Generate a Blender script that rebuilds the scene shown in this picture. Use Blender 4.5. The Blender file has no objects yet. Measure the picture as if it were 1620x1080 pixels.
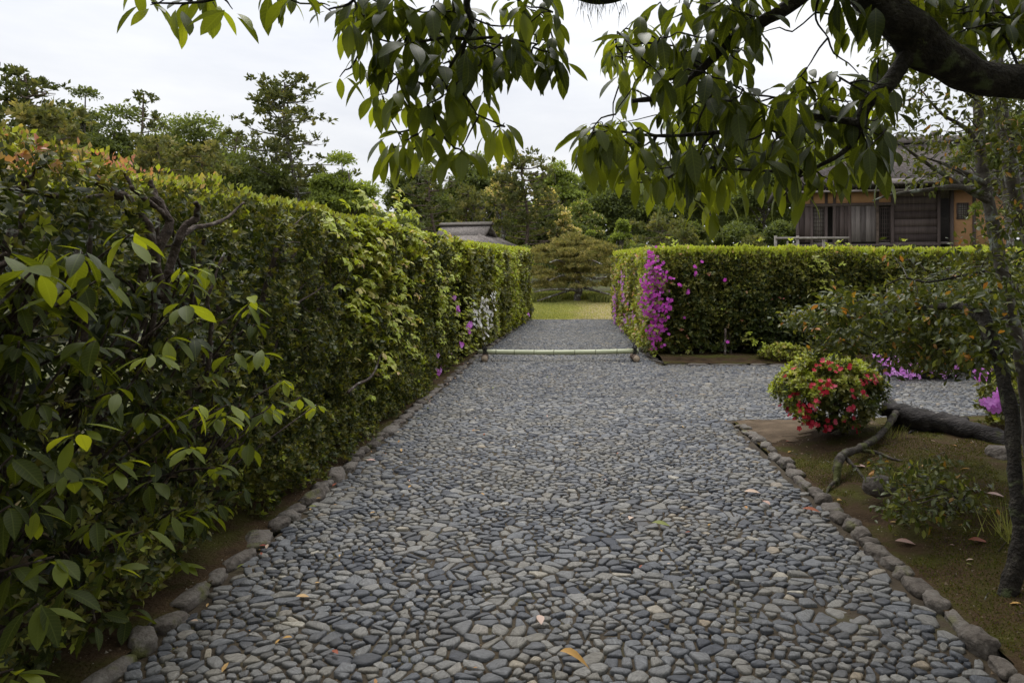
import bpy, math, random
import numpy as np
from mathutils import Matrix, Vector

rng = np.random.default_rng(11)
random.seed(11)
scene = bpy.context.scene
COL = scene.collection
rad = math.radians

# ------------------------------------------------------------------ camera
H_EYE, F_PX, VX, VY = 1.6, 1080.0, 895.0, 427.0
cam_d = bpy.data.cameras.new('camera')
cam = bpy.data.objects.new('camera', cam_d); COL.objects.link(cam)
cam.location = (0, 0, H_EYE); cam.rotation_euler = (rad(90), 0, 0)
cam_d.sensor_width = 36; cam_d.lens = 24
cam_d.shift_x = -(VX - 810) / 1620; cam_d.shift_y = -(540 - VY) / 1620
cam_d.clip_start = 0.05; cam_d.clip_end = 2000
scene.camera = cam

# ------------------------------------------------------------------ sky, sun, exposure
SUN_EL, SUN_ROT = rad(62), rad(-12)
world = bpy.data.worlds.new('World'); scene.world = world; world.use_nodes = True
nt = world.node_tree; nt.nodes.clear()
def wn(t, **k):
    n = nt.nodes.new(t)
    for a, b in k.items(): setattr(n, a, b)
    return n
sky = wn('ShaderNodeTexSky', sky_type='NISHITA', sun_disc=False, sun_elevation=SUN_EL, sun_rotation=SUN_ROT,
         air_density=1.0, dust_density=4.0, ozone_density=1.0)
tc = wn('ShaderNodeTexCoord')
mp = wn('ShaderNodeMapping'); mp.inputs['Scale'].default_value = (1.2, 1.2, 5.0)
mp.inputs['Rotation'].default_value = (0, 0.18, 0)
nz = wn('ShaderNodeTexNoise'); nz.inputs['Scale'].default_value = 2.2; nz.inputs['Detail'].default_value = 6
nz.inputs['Roughness'].default_value = 0.55
rp = wn('ShaderNodeValToRGB')
rp.color_ramp.elements[0].position = 0.3; rp.color_ramp.elements[0].color = (6.75, 6.98, 7.5, 1)
rp.color_ramp.elements[1].position = 0.7; rp.color_ramp.elements[1].color = (8.7, 8.75, 8.85, 1)
sx = wn('ShaderNodeSeparateXYZ')
mr = wn('ShaderNodeMapRange'); mr.inputs['From Min'].default_value = 0; mr.inputs['From Max'].default_value = 1
mr.inputs['To Min'].default_value = 0.92; mr.inputs['To Max'].default_value = 2.7
mul = wn('ShaderNodeVectorMath', operation='SCALE')
mix = wn('ShaderNodeMix', data_type='RGBA'); mix.inputs['Factor'].default_value = 0.9
bg = wn('ShaderNodeBackground'); bg.inputs['Strength'].default_value = 0.1
out = wn('ShaderNodeOutputWorld')
L = nt.links.new
L(tc.outputs['Generated'], mp.inputs[0]); L(mp.outputs[0], nz.inputs['Vector']); L(nz.outputs['Fac'], rp.inputs[0])
L(tc.outputs['Generated'], sx.inputs[0]); zz = wn('ShaderNodeMath', operation='MULTIPLY'); L(sx.outputs['Z'], zz.inputs[0]); L(sx.outputs['Z'], zz.inputs[1]); L(zz.outputs[0], mr.inputs['Value'])
L(rp.outputs[0], mul.inputs[0]); L(mr.outputs[0], mul.inputs['Scale'])
L(sky.outputs[0], mix.inputs['A']); L(mul.outputs[0], mix.inputs['B'])
L(mix.outputs['Result'], bg.inputs['Color']); L(bg.outputs[0], out.inputs[0])

sun_d = bpy.data.lights.new('sun', 'SUN'); sun_d.energy = 1.5; sun_d.angle = rad(28); sun_d.color = (1, 0.965, 0.91)
sun = bpy.data.objects.new('sun', sun_d); COL.objects.link(sun)
sun.rotation_euler = (-(rad(90) - SUN_EL), 0, -SUN_ROT)
sun.location = (0, 10, 30)
vs = scene.view_settings
vs.view_transform = 'Standard'; vs.look = 'None'; vs.exposure = 0.3; vs.gamma = 1.0; vs.use_curve_mapping = False
cy = scene.cycles
cy.max_bounces = 6; cy.diffuse_bounces = 2; cy.glossy_bounces = 2; cy.transmission_bounces = 4; cy.transparent_max_bounces = 4
cy.use_denoising = True

# ------------------------------------------------------------------ helpers
def P(px, py, d):
    """point of the place seen at a measured direction, at distance d along the path"""
    return np.array([(px - VX) / F_PX * d, d, H_EYE + (VY - py) / F_PX * d])
def on_ground(px, py, z=0.0):
    d = (H_EYE - z) * F_PX / (py - VY)
    return np.array([(px - VX) / F_PX * d, d, z])
def sstep(a, b, x):
    t = np.clip((np.asarray(x, float) - a) / (b - a), 0, 1); return t * t * (3 - 2 * t)
def norm(v):
    v = np.asarray(v, float); return v / np.maximum(np.linalg.norm(v, axis=-1, keepdims=True), 1e-9)
def hash3(i, seed):
    h = (i[..., 0] * 374761393 + i[..., 1] * 668265263 + i[..., 2] * 2147483647 + seed * 974634) & 0xffffffff
    h = ((h ^ (h >> 13)) * 1274126177) & 0xffffffff
    return ((h ^ (h >> 16)) & 0xffff) / 65535.0
def vnoise(p, scale=1.0, seed=0):
    p = np.asarray(p, float) * scale
    i = np.floor(p).astype(np.int64); f = p - i; f = f * f * (3 - 2 * f)
    r = 0
    for a in (0, 1):
        for b in (0, 1):
            for c in (0, 1):
                w = (f[..., 0] if a else 1 - f[..., 0]) * (f[..., 1] if b else 1 - f[..., 1]) * (f[..., 2] if c else 1 - f[..., 2])
                r = r + w * hash3(i + np.array([a, b, c]), seed)
    return r
def fbm(p, scale=1.0, seed=0):
    return (vnoise(p, scale, seed) + .5 * vnoise(p, scale * 2.1, seed + 1) + .25 * vnoise(p, scale * 4.3, seed + 2)) / 1.75

def mesh_data(name, V, F, mat, tint=None, uv=None, smooth=False):
    V = np.ascontiguousarray(V, np.float32); F = np.ascontiguousarray(F, np.int32)
    me = bpy.data.meshes.new(name)
    k = F.shape[1]
    me.vertices.add(len(V)); me.vertices.foreach_set('co', V.ravel())
    me.loops.add(F.size); me.loops.foreach_set('vertex_index', F.ravel())
    me.polygons.add(len(F))
    me.polygons.foreach_set('loop_start', np.arange(len(F), dtype=np.int32) * k)
    me.polygons.foreach_set('loop_total', np.full(len(F), k, np.int32))
    if smooth: me.polygons.foreach_set('use_smooth', np.ones(len(F), bool))
    if tint is not None:
        a = me.attributes.new('tint', 'FLOAT', 'POINT'); a.data.foreach_set('value', np.ascontiguousarray(tint, np.float32))
    if uv is not None:
        a = me.attributes.new('leafuv', 'FLOAT_VECTOR', 'POINT')
        a.data.foreach_set('vector', np.ascontiguousarray(np.c_[uv, np.zeros(len(uv))], np.float32).ravel())
    if mat: me.materials.append(mat)
    me.update(calc_edges=True)
    return me
def tag(o, label=None, cat=None, group=None, kind=None):
    if label: o['label'] = label
    if cat: o['category'] = cat
    if group: o['group'] = group
    if kind: o['kind'] = kind
    return o
def thing(name, label, cat, loc=(0, 0, 0), group=None):
    o = bpy.data.objects.new(name, None); COL.objects.link(o); o.location = tuple(map(float, loc)); o.empty_display_size = .2
    return tag(o, label, cat, group)
def world_loc(o):
    p = np.array(o.location)
    while o.parent: o = o.parent; p = p + np.array(o.location)
    return p
def obj(name, V, F, mat, parent=None, tint=None, smooth=False, kind=None, uv=None, origin=None):
    """V in place coordinates -> one mesh object, child of parent"""
    base = world_loc(parent) if parent is not None else np.zeros(3)
    org = base if origin is None else np.asarray(origin, float)
    me = mesh_data(name, np.asarray(V) - org, F, mat, tint, uv, smooth)
    o = bpy.data.objects.new(name, me); COL.objects.link(o)
    if parent is not None: o.parent = parent
    o.location = tuple(map(float, org - base))
    if kind: o['kind'] = kind
    return o
def link_mesh(name, me, parent, M):
    """object sharing mesh data, placed by a 4x4 place matrix"""
    o = bpy.data.objects.new(name, me); COL.objects.link(o)
    M = Matrix(M)
    if parent is not None:
        o.parent = parent; M = Matrix.Translation(Vector(tuple(-world_loc(parent)))) @ M
    o.matrix_local = M if parent is None else M
    o.matrix_basis = M
    return o

def join(parts):
    Vs, Fs, o = [], [], 0
    for V, F in parts:
        Vs.append(V); Fs.append(np.asarray(F) + o); o += len(V)
    return np.concatenate(Vs), np.concatenate(Fs)
def tris(F4):
    F4 = np.asarray(F4); return np.concatenate([F4[:, [0, 1, 2]], F4[:, [0, 2, 3]]])
def box(c, s, rz=0.0, rx=0.0, ry=0.0):
    x, y, z = np.array(s) / 2
    V = np.array([[-x, -y, -z], [x, -y, -z], [x, y, -z], [-x, y, -z], [-x, -y, z], [x, -y, z], [x, y, z], [-x, y, z]])
    if rx: ca, sa = math.cos(rx), math.sin(rx); V = V @ np.array([[1, 0, 0], [0, ca, sa], [0, -sa, ca]])
    if ry: ca, sa = math.cos(ry), math.sin(ry); V = V @ np.array([[ca, 0, -sa], [0, 1, 0], [sa, 0, ca]])
    if rz: ca, sa = math.cos(rz), math.sin(rz); V = V @ np.array([[ca, sa, 0], [-sa, ca, 0], [0, 0, 1]])
    F = np.array([[0, 3, 2, 1], [4, 5, 6, 7], [0, 1, 5, 4], [1, 2, 6, 5], [2, 3, 7, 6], [3, 0, 4, 7]])
    return V + np.array(c), tris(F)
def spline(pts, n=6):
    p = np.asarray(pts, float)
    if len(p) < 3: 
        t = np.linspace(0, 1, n + 1)[:, None]; return p[0] + (p[-1] - p[0]) * t
    q = np.vstack([2 * p[0] - p[1], p, 2 * p[-1] - p[-2]]); res = []
    for i in range(1, len(q) - 2):
        t = np.linspace(0, 1, n, endpoint=False)[:, None]
        a, b, c, d = q[i - 1], q[i], q[i + 1], q[i + 2]
        res.append(.5 * ((2 * b) + (-a + c) * t + (2 * a - 5 * b + 4 * c - d) * t ** 2 + (-a + 3 * b - 3 * c + d) * t ** 3))
    return np.vstack(res + [p[-1:]])
def tube(pts, r0, r1=None, sides=6, n=5, rough=0.0, smoothpath=True, seed=0, radii=None, cap=True):
    p = spline(pts, n) if smoothpath else np.asarray(pts, float)
    m = len(p); r1 = r0 if r1 is None else r1
    if radii is not None: r = np.interp(np.linspace(0, 1, m), np.linspace(0, 1, len(radii)), radii)
    else: r = np.linspace(r0, r1, m)
    t = norm(np.gradient(p, axis=0))
    up = np.array([0, 0, 1.0]) if abs(t[:, 2]).mean() < .8 else np.array([0, 1.0, 0])
    u = norm(np.cross(t, up)); v = np.cross(t, u)
    a = np.linspace(0, 2 * np.pi, sides, endpoint=False)
    rr = np.repeat(r[:, None], sides, 1)
    ring = np.cos(a)[None, :, None] * u[:, None] + np.sin(a)[None, :, None] * v[:, None]
    if rough:
        q = p[:, None] + ring * rr[..., None]
        rr = rr * (1 + rough * (2 * vnoise(q, 1.2 / max(r.mean(), 1e-3) / 2, 5 + seed) - 1))
    V = (p[:, None] + ring * rr[..., None]).reshape(-1, 3)
    i = np.arange(m - 1)[:, None] * sides; j = np.arange(sides)[None]
    j2 = (j + 1) % sides
    F = tris(np.stack([i + j, i + j2, i + sides + j2, i + sides + j], -1).reshape(-1, 4))
    if cap:
        V = np.vstack([V, p[:1], p[-1:]]); k = m * sides
        jj = np.arange(sides)
        F = np.vstack([F, np.stack([np.full(sides, k), (jj + 1) % sides, jj], -1),
                       np.stack([np.full(sides, k + 1), (m - 1) * sides + jj, (m - 1) * sides + (jj + 1) % sides], -1)])
    return V, F

def twig_net(nodes, tips, r0, r1, hang=0.0, maxlen=9):
    nodes = [np.asarray(q, float) for q in nodes]; left = [np.asarray(c, float) for c in tips]; res = []
    A = np.array(nodes); Lf = np.array(left)
    def cost(a, c): return np.linalg.norm(a - c, axis=-1) + hang * np.maximum(c[..., 2] - a[..., 2], 0)
    best = np.full(len(Lf), 1e9); bi = np.zeros(len(Lf), int)
    for k, q in enumerate(A):
        d = cost(q, Lf); m = d < best; best[m] = d[m]; bi[m] = k
    done = np.zeros(len(Lf), bool); allp = list(A)
    for _ in range(len(Lf)):
        i = int(np.argmin(np.where(done, 1e9, best))); done[i] = True; a, c = allp[bi[i]], Lf[i]
        ln = np.linalg.norm(a - c)
        if ln > .02 and ln < maxlen:
            m1 = a + (c - a) * .4 + rng.normal(0, .07 * ln, 3); m2 = a + (c - a) * .75 + rng.normal(0, .05 * ln, 3)
            res.append(tube([a, m1, m2, c], r0, r1, 4, 2)); allp += [m1, c]; base = [len(allp) - 2, len(allp) - 1]
        else: allp.append(c); base = [len(allp) - 1]
        for k in base:
            d = cost(allp[k], Lf) * 1.15; m = (d < best) & ~done; best[m] = d[m]; bi[m] = k
    return res

# ---- leaves
def leaf_template(n, w, fold=.25, curl=.2, p=1.15, tip=1.0):
    t = np.linspace(0, 1, n + 1)
    wt = w * np.sin(np.pi * t ** p) ** tip
    z = -curl * t ** 2
    V = [[0, t[i], z[i]] for i in range(n + 1)]
    li, ri = {}, {}
    for i in range(1, n):
        ri[i] = len(V); V.append([wt[i], t[i], z[i] + fold * wt[i]])
        li[i] = len(V); V.append([-wt[i], t[i], z[i] + fold * wt[i]])
    F = [[0, ri[1], 1], [0, 1, li[1]]]
    for i in range(1, n - 1):
        F += [[i, ri[i], ri[i + 1]], [i, ri[i + 1], i + 1], [i, i + 1, li[i + 1]], [i, li[i + 1], li[i]]]
    F += [[n - 1, ri[n - 1], n], [n - 1, n, li[n - 1]]]
    return np.array(V, float), np.array(F)
LEAF2 = leaf_template(2, .26, .3, .15)                # 4 triangles
LEAF3 = leaf_template(3, .24, .3, .2)
LEAFW = leaf_template(3, .30, .25, .3)
BLADE = (np.array([[-.5, 0, 0], [.5, 0, 0], [0, 1, 0]], float), np.array([[0, 1, 2]]))
RHOMB = (np.array([[0, 0, 0], [.3, .45, .08], [0, 1, 0], [-.3, .45, .08]], float), np.array([[0, 1, 2], [0, 2, 3]]))
def frames(d, nrm):
    Y = norm(d); X = norm(np.cross(Y, nrm)); Z = np.cross(X, Y); return X, Y, Z
def instance(T, pos, d, nrm, size, wid=None):
    tv, tf = T; n = len(pos)
    X, Y, Z = frames(d, nrm); s = np.broadcast_to(size, (n,))[:, None, None]
    w = 1.0 if wid is None else np.broadcast_to(wid, (n,))[:, None, None]
    V = pos[:, None] + s * (w * tv[None, :, 0:1] * X[:, None] + tv[None, :, 1:2] * Y[:, None] + tv[None, :, 2:3] * Z[:, None])
    F = tf[None] + (np.arange(n) * len(tv))[:, None, None]
    return V.reshape(-1, 3), F.reshape(-1, 3)
def leaves(name, parent, mat, T, pos, d, nrm, size, tint, wid=None, kind='stuff', uv=False):
    V, F = instance(T, pos, d, nrm, size, wid)
    k = len(T[0])
    return obj(name, V, F, mat, parent, tint=np.repeat(np.broadcast_to(tint, (len(pos),)), k), kind=kind,
               uv=np.tile(T[0][:, :2], (len(pos), 1)) if uv else None)
def leaf_parts(name, parent, variants, pos, d, nrm, size, vidx):
    X, Y, Z = frames(d, nrm); size = np.broadcast_to(size, (len(pos),))
    for i in range(len(pos)):
        s = size[i]; M = np.eye(4)
        M[:3, 0] = X[i] * s; M[:3, 1] = Y[i] * s; M[:3, 2] = Z[i] * s; M[:3, 3] = pos[i]
        link_mesh(name, variants[int(vidx[i])], parent, M.tolist())
def shoots(pos, axis, k, size, tint, th=(.45, 1.3), stag=.5, tsd=.05):
    n = len(pos); axis = norm(axis); u = norm(np.cross(axis, rvec(n))); v = np.cross(axis, u)
    j = np.tile(np.arange(k), n); rep = lambda a: np.repeat(a, k, 0)
    ph = np.repeat(rng.uniform(0, 6.28, n), k) + j * 2.4 + rng.normal(0, .2, n * k); t = rng.uniform(*th, n * k)
    A, U, Vv = rep(axis), rep(u), rep(v); rd = np.cos(ph)[:, None] * U + np.sin(ph)[:, None] * Vv
    d = A * np.cos(t)[:, None] + rd * np.sin(t)[:, None]; nr = A * np.sin(t)[:, None] - rd * np.cos(t)[:, None] + rng.normal(0, .15, (n * k, 3))
    sz = rep(np.broadcast_to(size, (n,))) * rng.uniform(.7, 1.2, n * k); p = rep(pos) + A * (sz * stag * (1 - j / k))[:, None]
    return p, d, nr, sz, np.clip(rep(np.broadcast_to(tint, (n,))) + rng.normal(0, tsd, n * k), 0, 1)
def rvec(n): return norm(rng.normal(size=(n, 3)))

# ------------------------------------------------------------------ materials
def new_mat(name):
    m = bpy.data.materials.new(name); m.use_nodes = True; t = m.node_tree; t.nodes.clear()
    o = t.nodes.new('ShaderNodeOutputMaterial'); return m, t, o
def nd(t, typ, **k):
    n = t.nodes.new(typ)
    for a, b in k.items(): setattr(n, a, b)
    return n
def ramp_node(t, stops, interp='LINEAR'):
    r = nd(t, 'ShaderNodeValToRGB'); cr = r.color_ramp; cr.interpolation = interp
    while len(cr.elements) < len(stops): cr.elements.new(.5)
    for e, (p, c) in zip(cr.elements, stops): e.position = p; e.color = (*c, 1)
    return r
def leaf_mat(name, stops, rough=.5, trans=.3, tcol=(1.25, 1.2, .5), veins=False, spec=.35):
    m, t, o = new_mat(name); K = t.links.new
    at = nd(t, 'ShaderNodeAttribute', attribute_name='tint')
    r = ramp_node(t, stops); K(at.outputs['Fac'], r.inputs[0])
    col = r.outputs[0]
    if veins:
        au = nd(t, 'ShaderNodeAttribute', attribute_name='leafuv'); sp = nd(t, 'ShaderNodeSeparateXYZ'); K(au.outputs['Vector'], sp.inputs[0])
        ab = nd(t, 'ShaderNodeMath', operation='ABSOLUTE'); K(sp.outputs['X'], ab.inputs[0])
        m1 = nd(t, 'ShaderNodeMath', operation='MULTIPLY_ADD'); K(ab.outputs[0], m1.inputs[0]); m1.inputs[1].default_value = -.75; K(sp.outputs['Y'], m1.inputs[2])
        m2 = nd(t, 'ShaderNodeMath', operation='MULTIPLY'); K(m1.outputs[0], m2.inputs[0]); m2.inputs[1].default_value = 11
        fr = nd(t, 'ShaderNodeMath', operation='PINGPONG'); K(m2.outputs[0], fr.inputs[0]); fr.inputs[1].default_value = .5
        lt = nd(t, 'ShaderNodeMapRange'); K(fr.outputs[0], lt.inputs[0]); lt.inputs[1].default_value = .0; lt.inputs[2].default_value = .14; lt.inputs[3].default_value = 1; lt.inputs[4].default_value = 0
        md = nd(t, 'ShaderNodeMapRange'); K(ab.outputs[0], md.inputs[0]); md.inputs[1].default_value = .006; md.inputs[2].default_value = .02; md.inputs[3].default_value = 1.4; md.inputs[4].default_value = 0
        mx = nd(t, 'ShaderNodeMath', operation='MAXIMUM'); K(lt.outputs[0], mx.inputs[0]); K(md.outputs[0], mx.inputs[1])
        sc = nd(t, 'ShaderNodeMath', operation='MULTIPLY'); K(mx.outputs[0], sc.inputs[0]); sc.inputs[1].default_value = .28
        mm = nd(t, 'ShaderNodeMix', data_type='RGBA'); K(sc.outputs[0], mm.inputs['Factor']); K(col, mm.inputs['A']); mm.inputs['B'].default_value = (.16, .2, .05, 1)
        col = mm.outputs['Result']
    b = nd(t, 'ShaderNodeBsdfPrincipled'); K(col, b.inputs['Base Color']); b.inputs['Roughness'].default_value = rough
    b.inputs['Specular IOR Level'].default_value = spec
    tr = nd(t, 'ShaderNodeBsdfTranslucent'); mu = nd(t, 'ShaderNodeMix', data_type='RGBA', blend_type='MULTIPLY')
    mu.inputs['Factor'].default_value = 1; K(col, mu.inputs['A']); mu.inputs['B'].default_value = (*[c * 1.6 for c in tcol], 1)
    mu.clamp_result = False
    K(mu.outputs['Result'], tr.inputs['Color'])
    ms = nd(t, 'ShaderNodeMixShader'); ms.inputs[0].default_value = trans
    K(b.outputs[0], ms.inputs[1]); K(tr.outputs[0], ms.inputs[2]); K(ms.outputs[0], o.inputs[0])
    return m
def surf_mat(name, stops, scale=4.0, detail=6, rough=.85, bump=.4, bump_scale=None, tint=False, stretch=(1, 1, 1), tint_amt=.5, dist=.01, spec=.3, second=None):
    m, t, o = new_mat(name); K = t.links.new
    tcn = nd(t, 'ShaderNodeTexCoord'); mpn = nd(t, 'ShaderNodeMapping'); mpn.inputs['Scale'].default_value = stretch
    ge = nd(t, 'ShaderNodeNewGeometry')
    K(ge.outputs['Position'], mpn.inputs[0])
    n1 = nd(t, 'ShaderNodeTexNoise'); n1.inputs['Scale'].default_value = scale; n1.inputs['Detail'].default_value = detail; n1.inputs['Roughness'].default_value = .62
    K(mpn.outputs[0], n1.inputs['Vector'])
    fac = n1.outputs['Fac']
    if tint:
        at = nd(t, 'ShaderNodeAttribute', attribute_name='tint')
        mx = nd(t, 'ShaderNodeMix', data_type='FLOAT'); mx.inputs['Factor'].default_value = tint_amt
        K(fac, mx.inputs['A']); K(at.outputs['Fac'], mx.inputs['B']); fac = mx.outputs['Result']
    r = ramp_node(t, stops); K(fac, r.inputs[0]); col = r.outputs[0]
    if second:
        c2, s2, lo, hi = second
        n3 = nd(t, 'ShaderNodeTexNoise'); n3.inputs['Scale'].default_value = s2; n3.inputs['Detail'].default_value = 5; K(ge.outputs['Position'], n3.inputs['Vector'])
        r3 = nd(t, 'ShaderNodeMapRange'); K(n3.outputs['Fac'], r3.inputs[0]); r3.inputs[1].default_value = lo; r3.inputs[2].default_value = hi
        mm = nd(t, 'ShaderNodeMix', data_type='RGBA'); K(r3.outputs[0], mm.inputs['Factor']); K(col, mm.inputs['A']); mm.inputs['B'].default_value = (*c2, 1); col = mm.outputs['Result']
    b = nd(t, 'ShaderNodeBsdfPrincipled'); K(col, b.inputs['Base Color']); b.inputs['Roughness'].default_value = rough
    b.inputs['Specular IOR Level'].default_value = spec
    if bump:
        n2 = nd(t, 'ShaderNodeTexNoise'); n2.inputs['Scale'].default_value = bump_scale or scale * 3; n2.inputs['Detail'].default_value = 5
        K(mpn.outputs[0], n2.inputs['Vector'])
        bp = nd(t, 'ShaderNodeBump'); bp.inputs['Strength'].default_value = bump; bp.inputs['Distance'].default_value = dist
        K(n2.outputs['Fac'], bp.inputs['Height']); K(bp.outputs[0], b.inputs['Normal'])
    K(b.outputs[0], o.inputs[0]); return m

M_HEDGE = leaf_mat('hedge_leaf', [(0, (.016, .024, .007)), (.3, (.052, .068, .014)), (.5, (.150, .138, .030)), (.7, (.37, .44, .05)), (.86, (.52, .34, .20)), (1, (.58, .20, .18))], rough=.45, trans=.27, spec=.3)
M_BIG = leaf_mat('broad_leaf', [(0, (.026, .038, .010)), (.5, (.060, .080, .017)), (.8, (.155, .195, .03)), (1, (.30, .35, .05))], rough=.5, trans=.45, tcol=(1.6, 1.4, .3), veins=True, spec=.2)
M_OVER = leaf_mat('hanging_leaf', [(0, (.030, .044, .012)), (.5, (.068, .092, .020)), (.8, (.16, .205, .035)), (1, (.30, .36, .05))], rough=.4, trans=.45, tcol=(1.6, 1.4, .3), veins=True, spec=.45)
M_PINE = leaf_mat('pine_needle', [(0, (.045, .062, .022)), (.5, (.115, .122, .044)), (.8, (.25, .22, .085)), (1, (.36, .30, .14))], rough=.7, trans=.3, spec=.15)
M_TREE = leaf_mat('tree_leaf', [(0, (.042, .056, .020)), (.35, (.098, .120, .038)), (.6, (.17, .21, .048)), (.8, (.27, .34, .065)), (.9, (.40, .34, .16)), (1, (.60, .50, .28))], rough=.65, trans=.36, spec=.2)
M_FLOWER = leaf_mat('petal', [(0, (.60, .06, .48)), (.24, (.56, .10, .52)), (.3, (.62, .22, .66)), (.49, (.66, .36, .72)), (.5, (.85, .85, .8)), (.7, (.85, .86, .8)), (.75, (.46, .015, .03)), (.93, (.60, .03, .07)), (1, (.66, .10, .16))], rough=.6, trans=.35, tcol=(.75, .6, .7))
M_GRASS = leaf_mat('grass_blade', [(0, (.11, .14, .035)), (.5, (.29, .30, .085)), (1, (.44, .36, .18))], rough=.7, trans=.25)
M_MOSS = leaf_mat('moss_tuft', [(0, (.04, .055, .012)), (.6, (.11, .12, .02)), (1, (.17, .10, .045))], rough=.9, trans=.15, spec=.1)
M_DEAD = leaf_mat('dry_leaf', [(0, (.22, .035, .02)), (.3, (.34, .13, .05)), (.55, (.5, .30, .08)), (.75, (.55, .42, .34)), (.9, (.5, .30, .27)), (1, (.18, .2, .04))], rough=.6, trans=.15, tcol=(.7, .6, .4))
M_BARK_DARK = surf_mat('dark_bark', [(.3, (.012, .010, .008)), (.55, (.04, .033, .026)), (.75, (.11, .105, .075))], scale=22, detail=9, bump=1.0, bump_scale=60, dist=.03, second=((.10, .12, .05), 11, .56, .66))
M_BARK_GREY = surf_mat('grey_lichen_bark', [(.3, (.06, .048, .040)), (.55, (.13, .112, .095)), (.8, (.24, .235, .21))], scale=14, detail=8, bump=.8, bump_scale=40, dist=.012, second=((.34, .36, .32), 7, .56, .64))
M_BARK_PINE = surf_mat('pine_bark', [(.3, (.06, .045, .035)), (.7, (.2, .15, .12))], scale=5, bump=.7, bump_scale=12)
M_BARK_HEDGE = surf_mat('hedge_bark', [(.3, (.025, .018, .014)), (.55, (.08, .058, .046)), (.75, (.19, .16, .14))], scale=24, detail=9, bump=1.0, bump_scale=55, dist=.015, second=((.26, .26, .23), 14, .6, .68))
M_ROOT = surf_mat('root_bark', [(.3, (.022, .017, .013)), (.55, (.058, .048, .038)), (.8, (.15, .14, .12))], scale=22, detail=8, bump=.9, bump_scale=40, dist=.015, second=((.07, .075, .02), 8, .5, .62))
M_LOG = surf_mat('weathered_wood', [(.3, (.013, .011, .011)), (.6, (.045, .039, .036)), (.85, (.13, .115, .10))], scale=9, bump=1.0, bump_scale=25, dist=.02, stretch=(1, 3, 3), second=((.06, .07, .015), 5, .6, .72))

def cobble_mat():
    m, t, o = new_mat('river_cobble'); K = t.links.new
    ge = nd(t, 'ShaderNodeNewGeometry'); at = nd(t, 'ShaderNodeAttribute', attribute_name='tint')
    r = ramp_node(t, [(0, (.043, .047, .058)), (.22, (.087, .092, .104)), (.42, (.135, .139, .146)), (.62, (.156, .146, .127)), (.82, (.20, .196, .188)), (.92, (.23, .185, .13)), (1, (.32, .30, .255))])
    K(at.outputs['Fac'], r.inputs[0])
    ad = nd(t, 'ShaderNodeVectorMath', operation='SCALE'); cb = nd(t, 'ShaderNodeCombineXYZ')
    for i in range(3): K(at.outputs['Fac'], cb.inputs[i])
    K(cb.outputs[0], ad.inputs[0]); ad.inputs['Scale'].default_value = 57.0
    s = nd(t, 'ShaderNodeVectorMath', operation='ADD'); K(ge.outputs['Position'], s.inputs[0]); K(ad.outputs[0], s.inputs[1])
    rot = nd(t, 'ShaderNodeVectorRotate', rotation_type='Z_AXIS'); K(s.outputs[0], rot.inputs['Vector'])
    mt = nd(t, 'ShaderNodeMath', operation='MULTIPLY'); K(at.outputs['Fac'], mt.inputs[0]); mt.inputs[1].default_value = 91; K(mt.outputs[0], rot.inputs['Angle'])
    mpn = nd(t, 'ShaderNodeMapping'); mpn.inputs['Scale'].default_value = (1, 3.2, 1.6); K(rot.outputs[0], mpn.inputs[0])
    n1 = nd(t, 'ShaderNodeTexNoise'); n1.inputs['Scale'].default_value = 34; n1.inputs['Detail'].default_value = 7; n1.inputs['Roughness'].default_value = .68; n1.inputs['Distortion'].default_value = .8
    K(mpn.outputs[0], n1.inputs['Vector'])
    mr2 = nd(t, 'ShaderNodeMapRange'); K(n1.outputs['Fac'], mr2.inputs[0]); mr2.inputs[1].default_value = .3; mr2.inputs[2].default_value = .75; mr2.inputs[3].default_value = .45; mr2.inputs[4].default_value = 1.6
    sc = nd(t, 'ShaderNodeVectorMath', operation='SCALE'); K(r.outputs[0], sc.inputs[0]); K(mr2.outputs[0], sc.inputs['Scale'])
    n2 = nd(t, 'ShaderNodeTexNoise'); n2.inputs['Scale'].default_value = 1.3; n2.inputs['Detail'].default_value = 4; K(ge.outputs['Position'], n2.inputs['Vector'])
    mr3 = nd(t, 'ShaderNodeMapRange'); K(n2.outputs['Fac'], mr3.inputs[0]); mr3.inputs[1].default_value = .45; mr3.inputs[2].default_value = .75; mr3.inputs[4].default_value = .35
    mm = nd(t, 'ShaderNodeMix', data_type='RGBA'); K(mr3.outputs[0], mm.inputs['Factor']); K(sc.outputs[0], mm.inputs['A']); mm.inputs['B'].default_value = (.17, .15, .11, 1)
    b = nd(t, 'ShaderNodeBsdfPrincipled'); K(mm.outputs['Result'], b.inputs['Base Color']); b.inputs['Roughness'].default_value = .62; b.inputs['Specular IOR Level'].default_value = .35
    bp = nd(t, 'ShaderNodeBump'); bp.inputs['Strength'].default_value = .55; bp.inputs['Distance'].default_value = .006
    K(n1.outputs['Fac'], bp.inputs['Height']); K(bp.outputs[0], b.inputs['Normal']); K(b.outputs[0], o.inputs[0])
    return m
M_COBBLE = cobble_mat()
M_KERB = surf_mat('kerb_boulder', [(.28, (.05, .040, .032)), (.5, (.13, .112, .096)), (.62, (.15, .135, .118)), (.8, (.25, .23, .205))], scale=19, detail=10, bump=1.0, bump_scale=34, tint=True, tint_amt=.3, dist=.02, second=((.10, .10, .035), 7, .58, .70))
M_CRUMB = leaf_mat('soil_crumb', [(0, (.035, .022, .013)), (.5, (.10, .068, .04)), (.85, (.17, .13, .09)), (1, (.3, .28, .24))], rough=.95, trans=0, spec=.1)
M_JOINT = surf_mat('joint_soil', [(.3, (.022, .016, .010)), (.55, (.052, .038, .022)), (.75, (.055, .055, .018))], scale=4, detail=9, bump=.8, bump_scale=60)
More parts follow.
